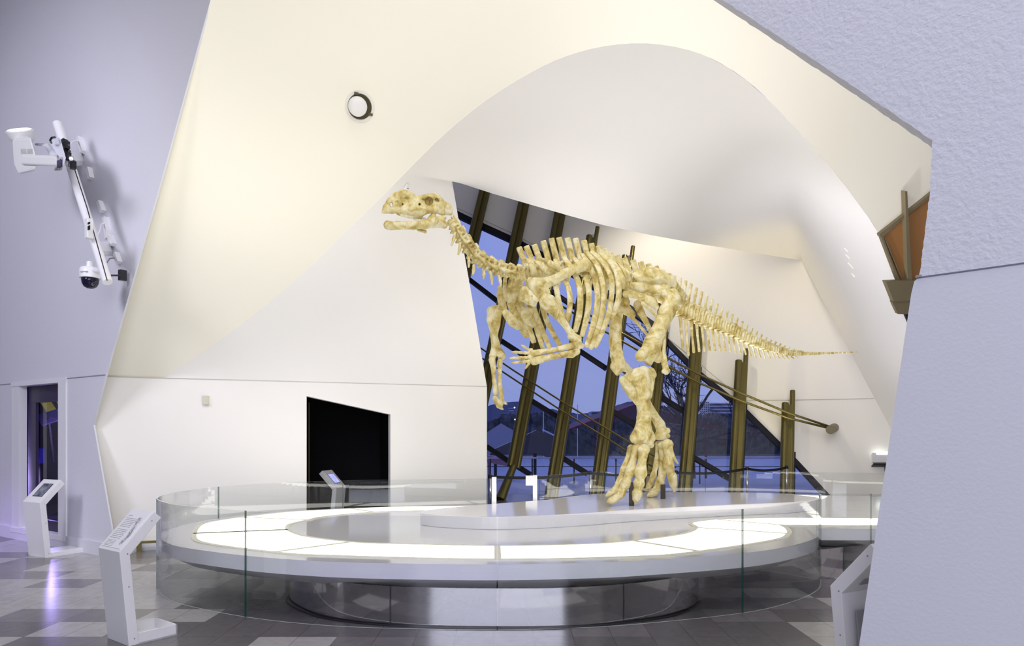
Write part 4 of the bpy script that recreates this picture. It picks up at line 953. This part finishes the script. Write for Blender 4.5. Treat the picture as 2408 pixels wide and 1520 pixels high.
def sdf(name, prims, cuts=(), flat=1.0, h=None, k=.02, par=None, m=None, ax=LAT, noise=0.0):
    """prims: cones (p1, r1, p2, r2) or boxes ('b', centre, axes, half, round). flat squashes the shape along ax."""
    A = np.array(ax); org0 = np.array(DO)
    def TF(P): P = np.asarray(P, float); return P+((P-org0) @ A)[..., None]*(1/flat-1)*A if flat != 1 else P
    pts = []; rs = []
    for p in prims:
        if p[0] == 'b':
            c = np.array(p[1]); R = np.sqrt(sum(x*x for x in p[3]))+.01
            pts += [c+R, c-R]
        else:
            for q, r in ((p[0], p[1]), (p[2], p[3])): q = np.array(q); pts += [q+r, q-r]
    pts = np.array(pts); pad = .012 if h is None else 2*h
    ext = np.abs(A)*0
    lo, hi = pts.min(0)-pad, pts.max(0)+pad
    if flat > 1:
        rm = max(max(p[1], p[3]) for p in prims if p[0] != 'b')*(flat-1); lo -= np.abs(A)*rm; hi += np.abs(A)*rm
    h = h or .008
    while np.prod((hi-lo)/h) > 1.6e6: h *= 1.15
    g = [np.arange(lo[i], hi[i]+h, h) for i in range(3)]
    X = np.stack(np.meshgrid(*g, indexing='ij'), -1); XT = TF(X).astype(np.float32)
    def cone(p):
        a = TF(np.array(p[0])).astype(np.float32); b = TF(np.array(p[2])).astype(np.float32); ab = b-a; L2 = float(ab @ ab)+1e-9
        t = np.clip(((XT-a) @ ab)/L2, 0, 1); return np.linalg.norm(XT-a-t[..., None]*ab, axis=-1)-(p[1]+(p[3]-p[1])*t)
    def box(p):
        c = np.array(p[1], np.float32); M_ = np.array([list(a) for a in p[2]], np.float32); q = np.abs((X.astype(np.float32)-c) @ M_.T)-(np.array(p[3], np.float32)-p[4])
        return np.linalg.norm(np.maximum(q, 0), axis=-1)+np.minimum(q.max(-1), 0)-p[4]
    F = None
    for p in prims:
        d = box(p) if p[0] == 'b' else cone(p)
        if F is None: F = d
        else:
            hh = np.clip(.5+.5*(F-d)/k, 0, 1); F = F*(1-hh)+d*hh-k*hh*(1-hh)
    for p in cuts:
        d = cone(p); kk = .006; hh = np.clip(.5-.5*(F+d)/kk, 0, 1); F = F*(1-hh)-d*hh+kk*hh*(1-hh)
    if noise:
        F = F+noise*(np.sin(X[..., 0]*47+2*np.sin(X[..., 2]*31))*np.sin(X[..., 1]*41)*np.sin(X[..., 2]*53+X[..., 0]*17))
    V, Q = surface(F, lo, h)
    return mk(name, V.tolist(), Q.tolist(), m or BONE, par or dino, smooth=True)
def chain(pts, n=0.0):
    """pts: (px, py, radius_px[, lateral]) -> list of cones"""
    out = []; W_ = []
    for p in pts:
        q = D(p[0], p[1], p[3] if len(p) > 3 else n); W_.append((q, p[2]*sc(q)))
    if len(W_) == 1: return [(W_[0][0], W_[0][1], W_[0][0], W_[0][1])]
    return [(a, ra, b, rb) for (a, ra), (b, rb) in zip(W_[:-1], W_[1:])]
def bone(name, chains, n=0.0, flat=1.0, h=None, k=.015, par=None, cuts=(), label=None, noise=.0012, m=None):
    pr = []
    for c in (chains if isinstance(chains[0][0], (tuple, list)) else [chains]): pr += chain(c, n)
    cu = []
    for c in cuts: cu += c
    rmin = min(min(p[1], p[3]) for p in pr)
    o = sdf(name, pr, cu, flat, h or max(.0035, min(.010, rmin*.35)), k, par, m, noise=noise)
    if label: o['label'] = label
    return o
def C1(x, y): return (860+x*.18417, 420+y*.18417)
# ---- skull
def c1(x, y, r, n): q = C1(x, y); return (q[0], q[1], r*.18417, n)
sk = [[c1(215, 432, 16, 0), c1(262, 385, 48, 0), c1(330, 300, 62, 0), c1(410, 250, 78, 0), c1(490, 225, 80, 0), c1(565, 235, 68, 0)],
      [c1(230, 438, 12, 0), c1(330, 405, 42, .02), c1(420, 390, 52, .03)],
      [c1(560, 275, 62, 0), c1(680, 300, 66, 0), c1(800, 290, 85, 0), c1(880, 280, 88, 0), c1(930, 330, 70, 0)]]
for s in (-1, 1):
    sk += [[c1(420, 400, 52, .04*s), c1(560, 410, 62, .07*s), c1(700, 420, 62, .09*s), c1(800, 400, 42, .11*s), c1(900, 405, 36, .12*s), c1(975, 445, 26, .11*s)],
           [c1(420, 440, 28, .05*s), c1(560, 475, 30, .06*s), c1(700, 490, 30, .06*s)],
           [c1(740, 235, 26, .09*s), c1(880, 225, 30, .10*s), c1(960, 290, 30, .10*s), c1(985, 400, 26, .11*s)],
           [c1(870, 330, 22, .11*s), c1(905, 400, 26, .12*s)]]
sk += [[c1(300, 375, 45, s*.01), c1(420, 330, 62, s*.035), c1(560, 345, 64, s*.05), c1(700, 350, 62, s*.065), c1(800, 350, 60, s*.07), c1(910, 350, 60, s*.075), c1(960, 400, 45, s*.07)] for s in (-1, 1)]
sk += [[c1(780, 250, 42, s*.06), c1(880, 250, 46, s*.065), c1(940, 300, 42, s*.07)] for s in (-1, 1)]
sk += [[c1(600, 270, 40, 0), c1(700, 262, 44, 0), c1(800, 252, 46, 0), c1(880, 244, 46, 0), c1(950, 280, 40, 0)]]
sk += [[c1(1000, 420, 42, 0), c1(1080, 440, 30, 0)], [c1(960, 320, 50, 0), c1(1050, 370, 48, 0), c1(1075, 400, 34, 0)]]
def cutc(x, y, r, n0, n1): p, q = C1(x, y), C1(x, y); a, b = D(*p, n0), D(*q, n1); R = r*.18417*sc(a); return [(a, R, b, R)]
def cutl(x0, y0, x1, y1, r, n0): p, q = C1(x0, y0), C1(x1, y1); a, b = D(*p, n0), D(*q, n0); R = r*.18417*sc(a); return [(a, R, b, R)]
cts = [*[cutl(325, 318, 328, 350, 21, q/100) for q in (-12, -9, -6, -3, 0, 3, 6, 9)], cutc(398, 300, 24, .075, .14), cutc(398, 310, 24, -.075, -.14),
       cutc(805, 290, 52, .062, .25), cutc(805, 290, 52, -.062, -.25), cutl(890, 230, 918, 300, 21, .10), cutl(890, 230, 918, 300, 21, .15), cutl(890, 230, 918, 300, 21, -.13),
       cutc(688, 330, 14, .06, .2), cutc(470, 330, 12, .07, .2)]
skull = bone('skull', sk, flat=1.0, k=.016, h=.0055, cuts=cts, noise=.0025)
mb = MB()
for s in (-1, 1):
    for i in range(9):
        q = D(*C1(450+i*18, 455+i*3.5), (.055+.002*i)*s+.028*s); r = .0085; mb.tube([q, q-Vector((0, 0, .03))], [r, r*.7], 6)
    for i in range(8):
        q = D(*C1(620+i*20, 500), (.06)*s); mb.tube([q, q-Vector((0, 0, .03))], [.008, .005], 6)
mb.build('upper_teeth', TEETH, skull)
jw = []
for s in (-1, 1):
    jw += [[c1(285, 598, 54, .015*s), c1(320, 605, 52, .03*s), c1(400, 600, 52, .05*s), c1(600, 600, 50, .08*s), c1(760, 590, 55, .10*s), c1(870, 560, 68, .11*s), c1(950, 560, 64, .11*s), c1(1000, 590, 48, .11*s)],
           [c1(820, 530, 40, .10*s), c1(865, 470, 32, .09*s)], [c1(940, 520, 38, .11*s), c1(1000, 500, 30, .11*s)]]
jw += [[c1(275, 570, 30, 0), c1(300, 620, 30, 0)]]
bone('lower_jaw', jw, k=.014, h=.0055, noise=.002)
bone('hyoid_bone', [[(983, 541, 3, .03), (1000, 545, 4, .03)]])
# ---- spine
TC = lambda x, y: (1380+x*.28239, 560+y*.28239)
CERV = [(1058, 520), (1068, 537), (1081, 558), (1096, 580), (1114, 603), (1138, 621), (1163, 632), (1188, 640), (1212, 645), (1233, 645)]
cw = [11, 13, 14, 15, 15, 15, 15, 14, 14]
def vert(a, b, rpx, spine=None, sw=8, trans=0, tpos=None, dense=1, zyg=0, nlat=.012, sn0=None, cy=0.0):
    A_, B_ = D(*a), D(*b); t = (B_-A_); L = t.length; t.normalize(); r = rpx*sc(A_); upv = LAT.cross(t); 
    if upv.z < 0: upv = -upv
    g = .09*L; A1, B1 = A_+t*g, B_-t*g; pr = []
    dl = max(.004, L*.12)
    pr += [('b', A1+t*dl, (t, LAT, upv), (dl, r*.95, r), min(dl*.9, r*.5)), ('b', B1-t*dl, (t, LAT, upv), (dl, r*.95, r), min(dl*.9, r*.5)), (A1+t*dl, r*.80, B1-t*dl, r*.80)]
    M_ = (A1+B1)/2
    if spine is not None:
        T_ = D(*spine); base = M_+upv*r*.8; d = T_-base; hl = d.length/2; d.normalize(); w_ = d.cross(LAT).normalized()
        wr = sw*sc(A_)/2; pr.append(('b', base+d*hl, (d, w_, LAT), (hl, wr, nlat), min(wr, nlat)*.8))
        pr.append((M_+upv*r*1.1, r*.45, base+d*hl*.5, nlat))
    for s in (-1, 1):
        if trans: pr.append((M_+upv*r*.9, r*.32, M_+upv*(r*1.1)+LAT*s*trans+t*L*.15, r*.20))
        if zyg:
            pr.append((M_+upv*r*.9+LAT*s*r*.7, r*.28, A_+upv*r*1.25+LAT*s*r*.7-t*L*zyg*.35, r*.22))
            pr.append((M_+upv*r*.9+LAT*s*r*.7, r*.28, B_+upv*r*1.2+LAT*s*r*.8+t*L*zyg*.35, r*.20))
    return sdf('vertebra', pr, h=max(.0042, min(.0075, r*.13)), k=max(.004, r*.2), noise=.0008)
for i in range(len(CERV)-1):
    a, b = CERV[i], CERV[i+1]; m_ = ((a[0]+b[0])/2, (a[1]+b[1])/2)
    dx, dy = b[0]-a[0], b[1]-a[1]; l = math.hypot(dx, dy); nx_, ny_ = dy/l, -dx/l
    q = (m_[0]+nx_*(cw[i]+9), m_[1]+ny_*(cw[i]+9))
    vert(a, b, cw[i]*.92, q, 15, trans=.0, zyg=.8, nlat=.018)
CR = [((1070, 548), (1062, 577)), ((1082, 573), (1078, 598)), ((1102, 606), (1102, 628)), ((1114, 625), (1112, 646)), ((1137, 638), (1137, 655)), ((1153, 640), (1157, 668)), ((1173, 650), (1178, 673))]
for a, b in CR:
    for s in (1, -1): bone('cervical_rib', [(a[0], a[1], 3.4, .05*s), ((a[0]+b[0])/2+1, (a[1]+b[1])/2, 3.6, .05*s), (b[0], b[1], 2.4, .05*s)], noise=0)
for i in range(6):   # long overlapping side processes of the neck
    a, b = CERV[i+1], CERV[i+3]
    bone('neck_process', [(a[0]+3, a[1]-3, 2.4, .075), ((a[0]+b[0])/2+3, (a[1]+b[1])/2-3, 2.8, .085), (b[0]+6, b[1]+1, 3.6, .08)], noise=0)
DT = [(1220, 581), (1237, 578), (1256, 575), (1277, 566), (1296, 560), (1314, 558), (1334, 559), (1353, 560), (1373, 565), (1390, 572), (1406, 578), (1420, 585), (1434, 591), (1450, 600), (1467, 606), (1488, 611), (1506, 615), (1524, 620), (1541, 626)]
DCc = [(1233, 645), (1251, 644), (1269, 642), (1287, 639), (1305, 636), (1323, 634), (1341, 633), (1359, 633), (1377, 635), (1395, 638), (1412, 643), (1428, 648), (1444, 653), (1459, 658), (1475, 663), (1492, 668), (1509, 673), (1528, 679), (1547, 687), (1567, 697)]
for i in range(19):
    a, b = DCc[i], DCc[i+1]; vert(a, b, 14, DT[i], 15.5 if i < 13 else 16.5, trans=.11 if i < 14 else .14, zyg=.3, nlat=.015)
CEN = [(1567, 697), (1582, 712), (1600, 729), (1623, 737), (1645, 746), (1665, 757), (1691, 766), (1719, 778), (1747, 793), (1775, 806), (1804, 817), (1832, 825), (1860, 831), (1902, 832), (1945, 831), (2024, 828)]
rad = [(1567, 20), (1600, 20), (1623, 20), (1665, 18), (1719, 15.5), (1775, 13), (1832, 9), (1870, 7), (1902, 5), (1945, 3.8), (2024, 1.2)]
STP = [(1579, 645), (1595, 651), (1609, 657), (1622, 665), (1633, 672), (1645, 681), (1658, 691), (1669, 699), (1679, 707), (1688, 714), (1708, 729), (1727, 741), (1742, 753), (1758, 763), (1787, 783), (1815, 800), (1843, 811), (1877, 824), (1900, 828)]
CHB = [(1595, 783), (1612, 840), (1623, 831), (1634, 827), (1646, 825), (1660, 824), (1672, 824), (1682, 824), (1699, 824), (1719, 827), (1735, 829), (1750, 832), (1778, 841), (1800, 842), (1820, 843), (1850, 845), (1880, 842)]
cs = crs(CEN, 20); xs = [p[0] for p in cs]; ys = [p[1] for p in cs]
itp = lambda x, P: float(np.interp(x, [p[0] for p in P], [p[1] for p in P]))
x = 1569; tail = [x]
while x < 2018: x += 13.2-(x-1569)*.0085; tail.append(x)
# the spine tips lie a little left of their centra: index both by vertebra number
NT = len(tail)-1
for i in range(NT):
    a = (tail[i], itp(tail[i], list(zip(xs, ys)))); b = (tail[i+1], itp(tail[i+1], list(zip(xs, ys)))); rr_ = itp((a[0]+b[0])/2, rad)
    mx_ = (a[0]+b[0])/2; my = (a[1]+b[1])/2
    lean = max(0, 12-(mx_-1575)*.02)
    sx = mx_+lean; sp2 = (sx, itp(sx, STP)) if mx_ < 1885 else None
    vert(a, b, rr_*.80, sp2, max(2.5, 8.8-(mx_-1575)*.016), trans=(.10-(mx_-1575)*.0004) if mx_ < 1740 else 0, zyg=.5 if mx_ < 1880 else 0, nlat=max(.006, .013-(mx_-1575)*.00002))
    if 1590 < mx_ < 1880:
        top = (mx_-2, my+rr_*.85); bx_ = mx_+4; by_ = itp(bx_, CHB); wv = max(1.3, 3.6-(mx_-1590)*.009)
        bone('chevron_bone', [(top[0], top[1], wv*1.3), ((top[0]+bx_)/2-1, (top[1]*.55+by_*.45), wv*.8), (bx_, by_, wv*1.0)], noise=0, h=.0042)
# ---- ribs
C2 = lambda x, y: (1130+x*.21053, 540+y*.21053)
def rib(pts, r, ns, lab=None):
    W_ = []
    for (x, y), n_ in zip(pts, np.interp(np.linspace(0, 1, len(pts)), np.linspace(0, 1, len(ns)), ns)): q = C2(x, y); W_.append((*D(*q, float(n_)), ))
    P = [Vector(p) for p in crs(W_, 6)]; N_ = len(P); s = sc(P[0])
    R_ = [r*s*(1.0 if i > 2 else .8)*(1-.25*max(0, (i/N_-.8)/.2)) for i in range(N_)]
    n_ = 12; vs = []; fs = []
    for i, p in enumerate(P):
        t = (P[min(i+1, N_-1)]-P[max(i-1, 0)]).normalized(); b_ = LAT-t*LAT.dot(t); b_.normalize(); a_ = t.cross(b_)
        for k_ in range(n_):
            th = 2*math.pi*k_/n_; vs.append(p+a_*(R_[i]*math.cos(th))+b_*(R_[i]*.55*math.sin(th)))
    for i in range(N_-1):
        for k_ in range(n_): fs.append((i*n_+k_, i*n_+(k_+1) % n_, (i+1)*n_+(k_+1) % n_, (i+1)*n_+k_))
    fs += [tuple(range(n_))[::-1], tuple((N_-1)*n_+k_ for k_ in range(n_))]
    o = MB().add(vs, fs).build('rib', BONE, dino, smooth=True)
    b = o.modifiers.new('s', 'SUBSURF'); b.levels = 1; b.render_levels = 1
NEARN = [.10, .24, .36, .40, .38, .33]
for pts, r in (([(470, 350), (545, 350), (585, 430), (612, 545)], 9), ([(560, 360), (650, 370), (720, 440), (790, 525)], 9), ([(660, 340), (740, 350), (810, 400), (880, 450)], 8.5),
               ([(730, 330), (800, 470), (845, 650), (880, 830), (930, 990)], 7.5), ([(830, 330), (900, 500), (980, 650), (1000, 800), (985, 950), (970, 1060)], 7.5), ([(930, 310), (1040, 470), (1100, 620), (1115, 780), (1100, 960), (1055, 1150)], 8.5),
               ([(1040, 310), (1140, 450), (1200, 620), (1210, 780), (1190, 960), (1130, 1200)], 8), ([(1130, 270), (1220, 420), (1290, 620), (1305, 800), (1270, 1020), (1180, 1320)], 8), ([(1180, 250), (1300, 400), (1355, 560), (1375, 760), (1330, 1040), (1225, 1345)], 7.5),
               ([(1230, 240), (1370, 370), (1450, 520), (1465, 720), (1410, 1010), (1275, 1325)], 7.5), ([(1330, 270), (1450, 360), (1530, 520), (1545, 720), (1510, 880), (1440, 1015)], 8), ([(1440, 310), (1540, 440), (1590, 560), (1600, 660)], 6.5),
               ([(1520, 370), (1580, 420), (1620, 490), (1640, 560)], 5), ([(1590, 420), (1630, 450), (1655, 500), (1670, 570)], 4.5)):
    rib(pts, r, NEARN)
FARN = [-.10, -.22, -.34, -.38, -.36, -.32]
for pts, r in (([(300, 430), (275, 560), (270, 680), (282, 810)], 6), ([(400, 450), (345, 600), (330, 780), (370, 920), (450, 1080), (525, 1210)], 10), ([(440, 470), (385, 620), (390, 780), (440, 900), (540, 1120), (600, 1270)], 9),
               ([(500, 500), (445, 620), (440, 780), (480, 880)], 8), ([(560, 480), (520, 650), (530, 820), (590, 960), (640, 1150), (700, 1340)], 7.5), ([(640, 460), (590, 640), (590, 850), (660, 1050), (720, 1200), (780, 1335)], 7.5),
               ([(760, 450), (680, 640), (690, 840), (740, 1020), (810, 1160), (905, 1325)], 7.5), ([(900, 480), (870, 600), (860, 760), (900, 900)], 6.5), ([(1010, 480), (980, 560), (960, 640)], 6), ([(1170, 500), (1175, 580), (1150, 720)], 5),
               ([(1260, 520), (1230, 620), (1215, 760), (1190, 900)], 5), ([(1330, 520), (1330, 700), (1300, 900), (1280, 1080)], 6), ([(1420, 520), (1400, 700), (1380, 860), (1330, 1100)], 6), ([(1500, 520), (1470, 700), (1450, 850)], 5.5)):
    rib(pts, r, FARN)
# ---- near shoulder and arm
q2 = lambda x, y, r, n_=None: (*C2(x, y), r) if n_ is None else (*C2(x, y), r, n_)
bone('scapula', [[q2(1170, 372, 11, .36), q2(1196, 425, 10.5, .36)], [q2(1180, 390, 14, .36), q2(1080, 430, 12, .38), q2(950, 490, 10.5, .40), q2(830, 560, 11, .41), q2(700, 610, 15, .41), q2(610, 620, 18, .40)], [q2(560, 580, 10, .38), q2(650, 700, 14, .42), q2(740, 690, 9, .43)]], flat=.5, h=.007)
bone('coracoid', [[q2(500, 700, 14, .36), q2(545, 760, 18, .37), q2(590, 820, 9, .38)], [q2(480, 760, 11, .34), q2(610, 770, 11, .40)]], flat=.55, h=.007, cuts=[[(D(*C2(573, 748), .30), .010, D(*C2(573, 748), .6), .010)]])
bone('humerus', [[q2(690, 800, 9, .42), q2(720, 780, 15, .42), q2(780, 790, 13, .42)], [q2(700, 830, 9, .42), q2(780, 880, 13, .42), q2(830, 930, 9, .42)], [q2(770, 830, 18, .42), q2(860, 950, 12, .43), q2(950, 1070, 8, .44), q2(1010, 1160, 9, .44), q2(1050, 1220, 12, .44)], [q2(1010, 1180, 10, .44), q2(1100, 1300, 8, .44), q2(1135, 1300, 6, .43)], [q2(1010, 1200, 8, .44), q2(1090, 1220, 9, .44)]], flat=.75, h=.007)
bone('ulna', [[q2(1085, 1265, 10, .44), q2(1030, 1300, 9, .43), q2(960, 1315, 7, .42), q2(800, 1350, 6, .38), q2(650, 1375, 7, .34), q2(585, 1385, 8.5, .32)]], h=.006)
bone('radius', [[q2(1075, 1365, 8, .45), q2(1020, 1390, 9, .44), q2(900, 1405, 7, .41), q2(780, 1425, 6.5, .38), q2(660, 1455, 9, .35), q2(600, 1470, 10, .33)]], h=.006)
def hand(wrist, digs, n0, name='hand'):
    o = bone(name, [wrist], n=n0, h=.005, noise=.001); 
    for dg in digs:
        P = dg[0]; r0, r1 = dg[1], dg[2]; npz = dg[3]
        for k_ in range(npz):
            t0, t1 = k_/npz+.0, (k_+1)/npz-.015; a = [P[0][0]+(P[1][0]-P[0][0])*t0, P[0][1]+(P[1][1]-P[0][1])*t0]; b = [P[0][0]+(P[1][0]-P[0][0])*t1, P[0][1]+(P[1][1]-P[0][1])*t1]
            ra = r0+(r1-r0)*t0; rb = r0+(r1-r0)*t1; m_ = [(a[0]+b[0])/2, (a[1]+b[1])/2]
            bone('finger_bone', [[(*a, ra, n0), (*m_, ra*.72, n0), (*b, rb*(1 if k_ < npz-1 else .5), n0)]], par=o, h=.004, noise=0, k=.004)
    return o
hand([(1249, 824, 5), (1252, 836, 5), (1249, 850, 5), (1245, 838, 5)], [(((1246, 824), (1226, 812)), 4.2, 3, 3), (((1244, 831), (1204, 828)), 4.8, 3.2, 4), (((1244, 841), (1199, 843)), 4.8, 3.4, 5), (((1242, 850), (1203, 854)), 4.6, 3.4, 4), (((1243, 856), (1235, 868)), 3.8, 2.8, 2)], .32)
# ---- far shoulder and arm
bone('scapula', [[q2(215, 660, 7, -.30), q2(215, 740, 8, -.32), q2(240, 830, 10, -.34), q2(255, 880, 10, -.34)]], flat=.6, h=.007)
bone('humerus', [[q2(250, 880, 9, -.34), q2(170, 910, 14, -.36), q2(120, 920, 11, -.36)], [q2(110, 900, 8, -.36), q2(110, 1010, 9, -.36), q2(140, 1100, 10, -.36)], [q2(170, 940, 15, -.36), q2(160, 1060, 13, -.36), q2(150, 1190, 9, -.36), q2(170, 1290, 11, -.36)], [q2(170, 1310, 10, -.36), q2(135, 1420, 9, -.36)], [q2(170, 1310, 10, -.36), q2(235, 1410, 10, -.36)]], flat=.75, h=.007)
c4 = lambda x, y, r: (1120+x*.22368, 640+y*.22368, r, -.34)
bone('ulna', [[c4(165, 925, 8), c4(180, 1000, 6.5), c4(190, 1150, 4.8), c4(200, 1270, 6)]], h=.006)
bone('radius', [[c4(250, 940, 6.5), c4(245, 1050, 5), c4(250, 1200, 5), c4(265, 1330, 6.5)]], h=.006)
hand([(1164, 937, 6), (1172, 948, 7), (1180, 944, 6), (1176, 956, 6)], [(((1180, 944), (1192, 951)), 4, 3.2, 2), (((1170, 950), (1170, 956)), 5, 4, 2), (((1172, 956), (1183, 963)), 5, 3, 2), (((1166, 940), (1162, 948)), 4, 3, 1)], -.34)
# ---- breast plates
bone('sternal_plate', [[(1190, 738, 10, -.08), (1204, 755, 13, -.08), (1217, 768, 9, -.08)]], flat=.45, h=.006)
bone('sternal_plate', [[(1236, 738, 13, .12), (1245, 752, 14, .12), (1254, 762, 9, .12)]], flat=.45, h=.006)
# ---- pelvis
bone('ilium', [[(1488, 645, 4, .17), (1503, 650, 12, .2), (1525, 650, 17, .22), (1552, 652, 16, .24), (1575, 660, 16, .24), (1588, 676, 12, .24)], [(1487, 672, 8, .16), (1510, 676, 13, .18), (1540, 680, 12, .2), (1565, 682, 12, .24)], [(1590, 678, 10, .2), (1603, 690, 8, .18), (1612, 697, 6, .16)], [(1500, 640, 6, .12), (1530, 633, 6, .10), (1560, 640, 6, .1)]], flat=.5, h=.009, noise=.007, k=.03)
bone('ilium', [[(1475, 645, 6, -.2), (1510, 655, 14, -.2), (1545, 660, 14, -.2)]], flat=.5, h=.010, noise=.006)
bone('sacral_block', [[(1480, 676, 12, 0), (1520, 688, 13, 0), (1560, 700, 14, 0), (1580, 710, 13, 0)]], h=.010, noise=.006)
bone('pubis', [[(1470, 692, 7.5, .22), (1490, 694, 8, .24), (1515, 701, 9.5, .27), (1535, 712, 12, .3), (1543, 722, 8, .3)]], flat=.6, h=.006)
bone('pubic_rod', [[(1512, 714, 5, .28), (1530, 731, 4, .27), (1550, 748, 4.5, .26)]], h=.005)
bone('pubis', [[(1457, 712, 8, -.2), (1472, 728, 13, -.22), (1486, 740, 10, -.22)], [(1480, 740, 5, -.22), (1503, 765, 3.8, -.22), (1528, 795, 4, -.22)]], flat=.6, h=.006)
bone('ischium', [[(1500, 718, 12, -.15), (1507, 735, 10, -.15), (1519, 757, 7, -.15), (1531, 780, 6, -.15)]], flat=.6, h=.006)
# ---- near leg
NL_ = .38
bone('femur', [[(1566, 692, 13, .36), (1583, 692, 12, .33), (1598, 706, 13, .28)], [(1582, 705, 20, NL_), (1569, 733, 20, NL_), (1558, 758, 18.5, NL_), (1546, 785, 19, NL_), (1535, 808, 22, NL_), (1527, 830, 23, NL_)], [(1520, 825, 15, .42), (1506, 838, 13, .43)], [(1520, 840, 13, .40), (1527, 852, 9, .40)], [(1538, 825, 16, .36), (1548, 842, 12.5, .34)], [(1574, 725, 11, .40), (1569, 752, 6, .42)]], flat=.85, h=.0085, k=.025, noise=.003)
bone('fibula', [[(1566, 752, 4, .40), (1563, 790, 3.6, .40), (1561, 825, 4.5, .40), (1563, 855, 8, .40), (1567, 874, 8, .40)], [(1560, 874, 5, .4), (1572, 872, 5, .4)]], h=.006, flat=.8)
bone('tibia', [[(1497, 880, 14, .46), (1513, 876, 14, .46), (1530, 877, 12, .42), (1537, 882, 8, .40)], [(1464, 894, 9, .52), (1474, 906, 12, .50), (1487, 925, 13, .48), (1500, 945, 10, .47)], [(1484, 892, 13, .48), (1508, 892, 22, .46), (1509, 922, 22, .45), (1514, 958, 17, .44), (1514, 985, 17.5, .44), (1513, 1010, 21, .44)], [(1512, 1010, 20, .44), (1494, 1030, 14, .45)], [(1512, 1010, 20, .44), (1530, 1030, 13, .42)], [(1512, 1030, 18, .44), (1524, 1040, 10, .42)], [(1530, 890, 11, .42), (1524, 930, 11, .42)]], flat=.8, h=.0085, k=.022, noise=.0025)
bone('ankle_bone', [[(1520, 1040, 9, .40), (1530, 1046, 9, .38)], [(1497, 1040, 7, .44), (1512, 1046, 7, .42)]], h=.007)
nF = .44
def digit(name, P, nn_):
    """P: list of (px,py,r); first pair is the metatarsal, then toe joints"""
    P = [(x, y, r*1.17) for x, y, r in P[:-1]]+[P[-1]]; (x0, y0, r0), (x1, y1, r1) = P[0], P[1]
    mt = bone('metatarsal', [[(x0, y0, r0, nn_), ((x0+x1)/2, (y0+y1)/2, r0*.72, nn_), (x1, y1, r1, nn_)], [(x0-r0*.5, y0, r0*.6, nn_), (x0+r0*.5, y0, r0*.6, nn_)]], h=.006, flat=.95, noise=.0015)
    for i in range(1, len(P)-1):
        (xa, ya, ra), (xb, yb, rb) = P[i], P[i+1]; d_ = math.hypot(xb-xa, yb-ya); ux, uy = (xb-xa)/d_, (yb-ya)/d_
        ga = r1*.35 if i == 1 else 1.5; a = (xa+ux*ga, ya+uy*ga); b = (xb-ux*3.2, yb-uy*3.2)
        last = i == len(P)-2
        bone('claw_bone' if last else 'toe_bone', [[(*a, ra*.92, nn_), ((a[0]+b[0])/2, (a[1]+b[1])/2, (ra+rb)/2*(.95 if last else .70), nn_), (*b, rb*(.55 if last else .95), nn_)]], h=.0055, noise=.0012, k=.006)
digit('outer', [(1484, 1054, 7), (1468, 1104, 8.5), (1456, 1135, 8), (1444, 1156, 8), (1424, 1168, 7)], .34)
digit('middle', [(1497, 1054, 9), (1482, 1108, 11.5), (1470, 1140, 11.5), (1458, 1163, 10.5), (1444, 1176, 9), (1426, 1182, 6)], .44)
digit('inner', [(1514, 1058, 11.5), (1506, 1112, 14), (1502, 1140, 12.5), (1498, 1162, 11.5), (1494, 1186, 7)], .54)
# ---- far leg
nf = -.28
bone('femur', [[(1470, 712, 12, -.22), (1455, 722, 13, nf)], [(1457, 724, 13, nf), (1450, 745, 14, nf), (1447, 775, 15, nf), (1446, 805, 15, nf), (1450, 835, 16, nf), (1456, 858, 17, nf)], [(1445, 862, 11, nf), (1452, 876, 8, nf)], [(1468, 864, 12, nf), (1483, 874, 8, nf)]], flat=.85, h=.0085, noise=.0025, k=.022)
bone('tibia', [[(1478, 884, 12, nf), (1500, 915, 12, nf), (1522, 950, 10, nf), (1538, 978, 11, nf), (1552, 1000, 13, nf), (1557, 1018, 14, nf)], [(1548, 1022, 9, nf), (1569, 1014, 8, nf)]], flat=.8, h=.0085, noise=.002)
bone('ankle_bone', [[(1546, 1028, 7, nf), (1560, 1030, 7, nf), (1570, 1026, 6, nf)]], h=.007)
digit('outer', [(1549, 1044, 6.5), (1543, 1096, 6.5), (1536, 1120, 7), (1529, 1140, 6.5), (1520, 1154, 5)], -.38)
digit('middle', [(1558, 1048, 9), (1560, 1108, 10), (1550, 1138, 10.5), (1540, 1158, 8.5), (1521, 1168, 6)], -.28)
digit('inner', [(1570, 1046, 11), (1572, 1095, 12), (1581, 1124, 10.5), (1586, 1158, 7)], -.18)
bone('metatarsal', [[(1576, 1040, 5, -.14), (1578, 1060, 4.5, -.14), (1584, 1076, 4.5, -.14)]], h=.005)
bone('claw_bone', [[(1586, 1080, 4, -.14), (1594, 1091, 2, -.14)]], h=.004)
# ---- steel props
def prop(px, yt, yb, z):
    p = G(px, yb, z); t = W(px, yt, p.y)
    MB().box((p.x, p.y, (t.z+z)/2), (.06, .05, t.z-z)).build('steel_prop', mat('dark_prop', (.07, .06, .05), .5, .6), dino)
prop(1485, 1135, 1190, .68); prop(1559, 1140, 1174, .68)
MB().tube([D(1513, 862, .4), D(1513, 880, .4)], .035, 10).build('steel_prop', mat('dark_prop', (.07, .06, .05), .5, .6), dino)
MB().tube([D(1466, 874, nf), D(1478, 888, nf)], .02, 10).build('steel_prop', mat('dark_prop', (.07, .06, .05), .5, .6), dino)
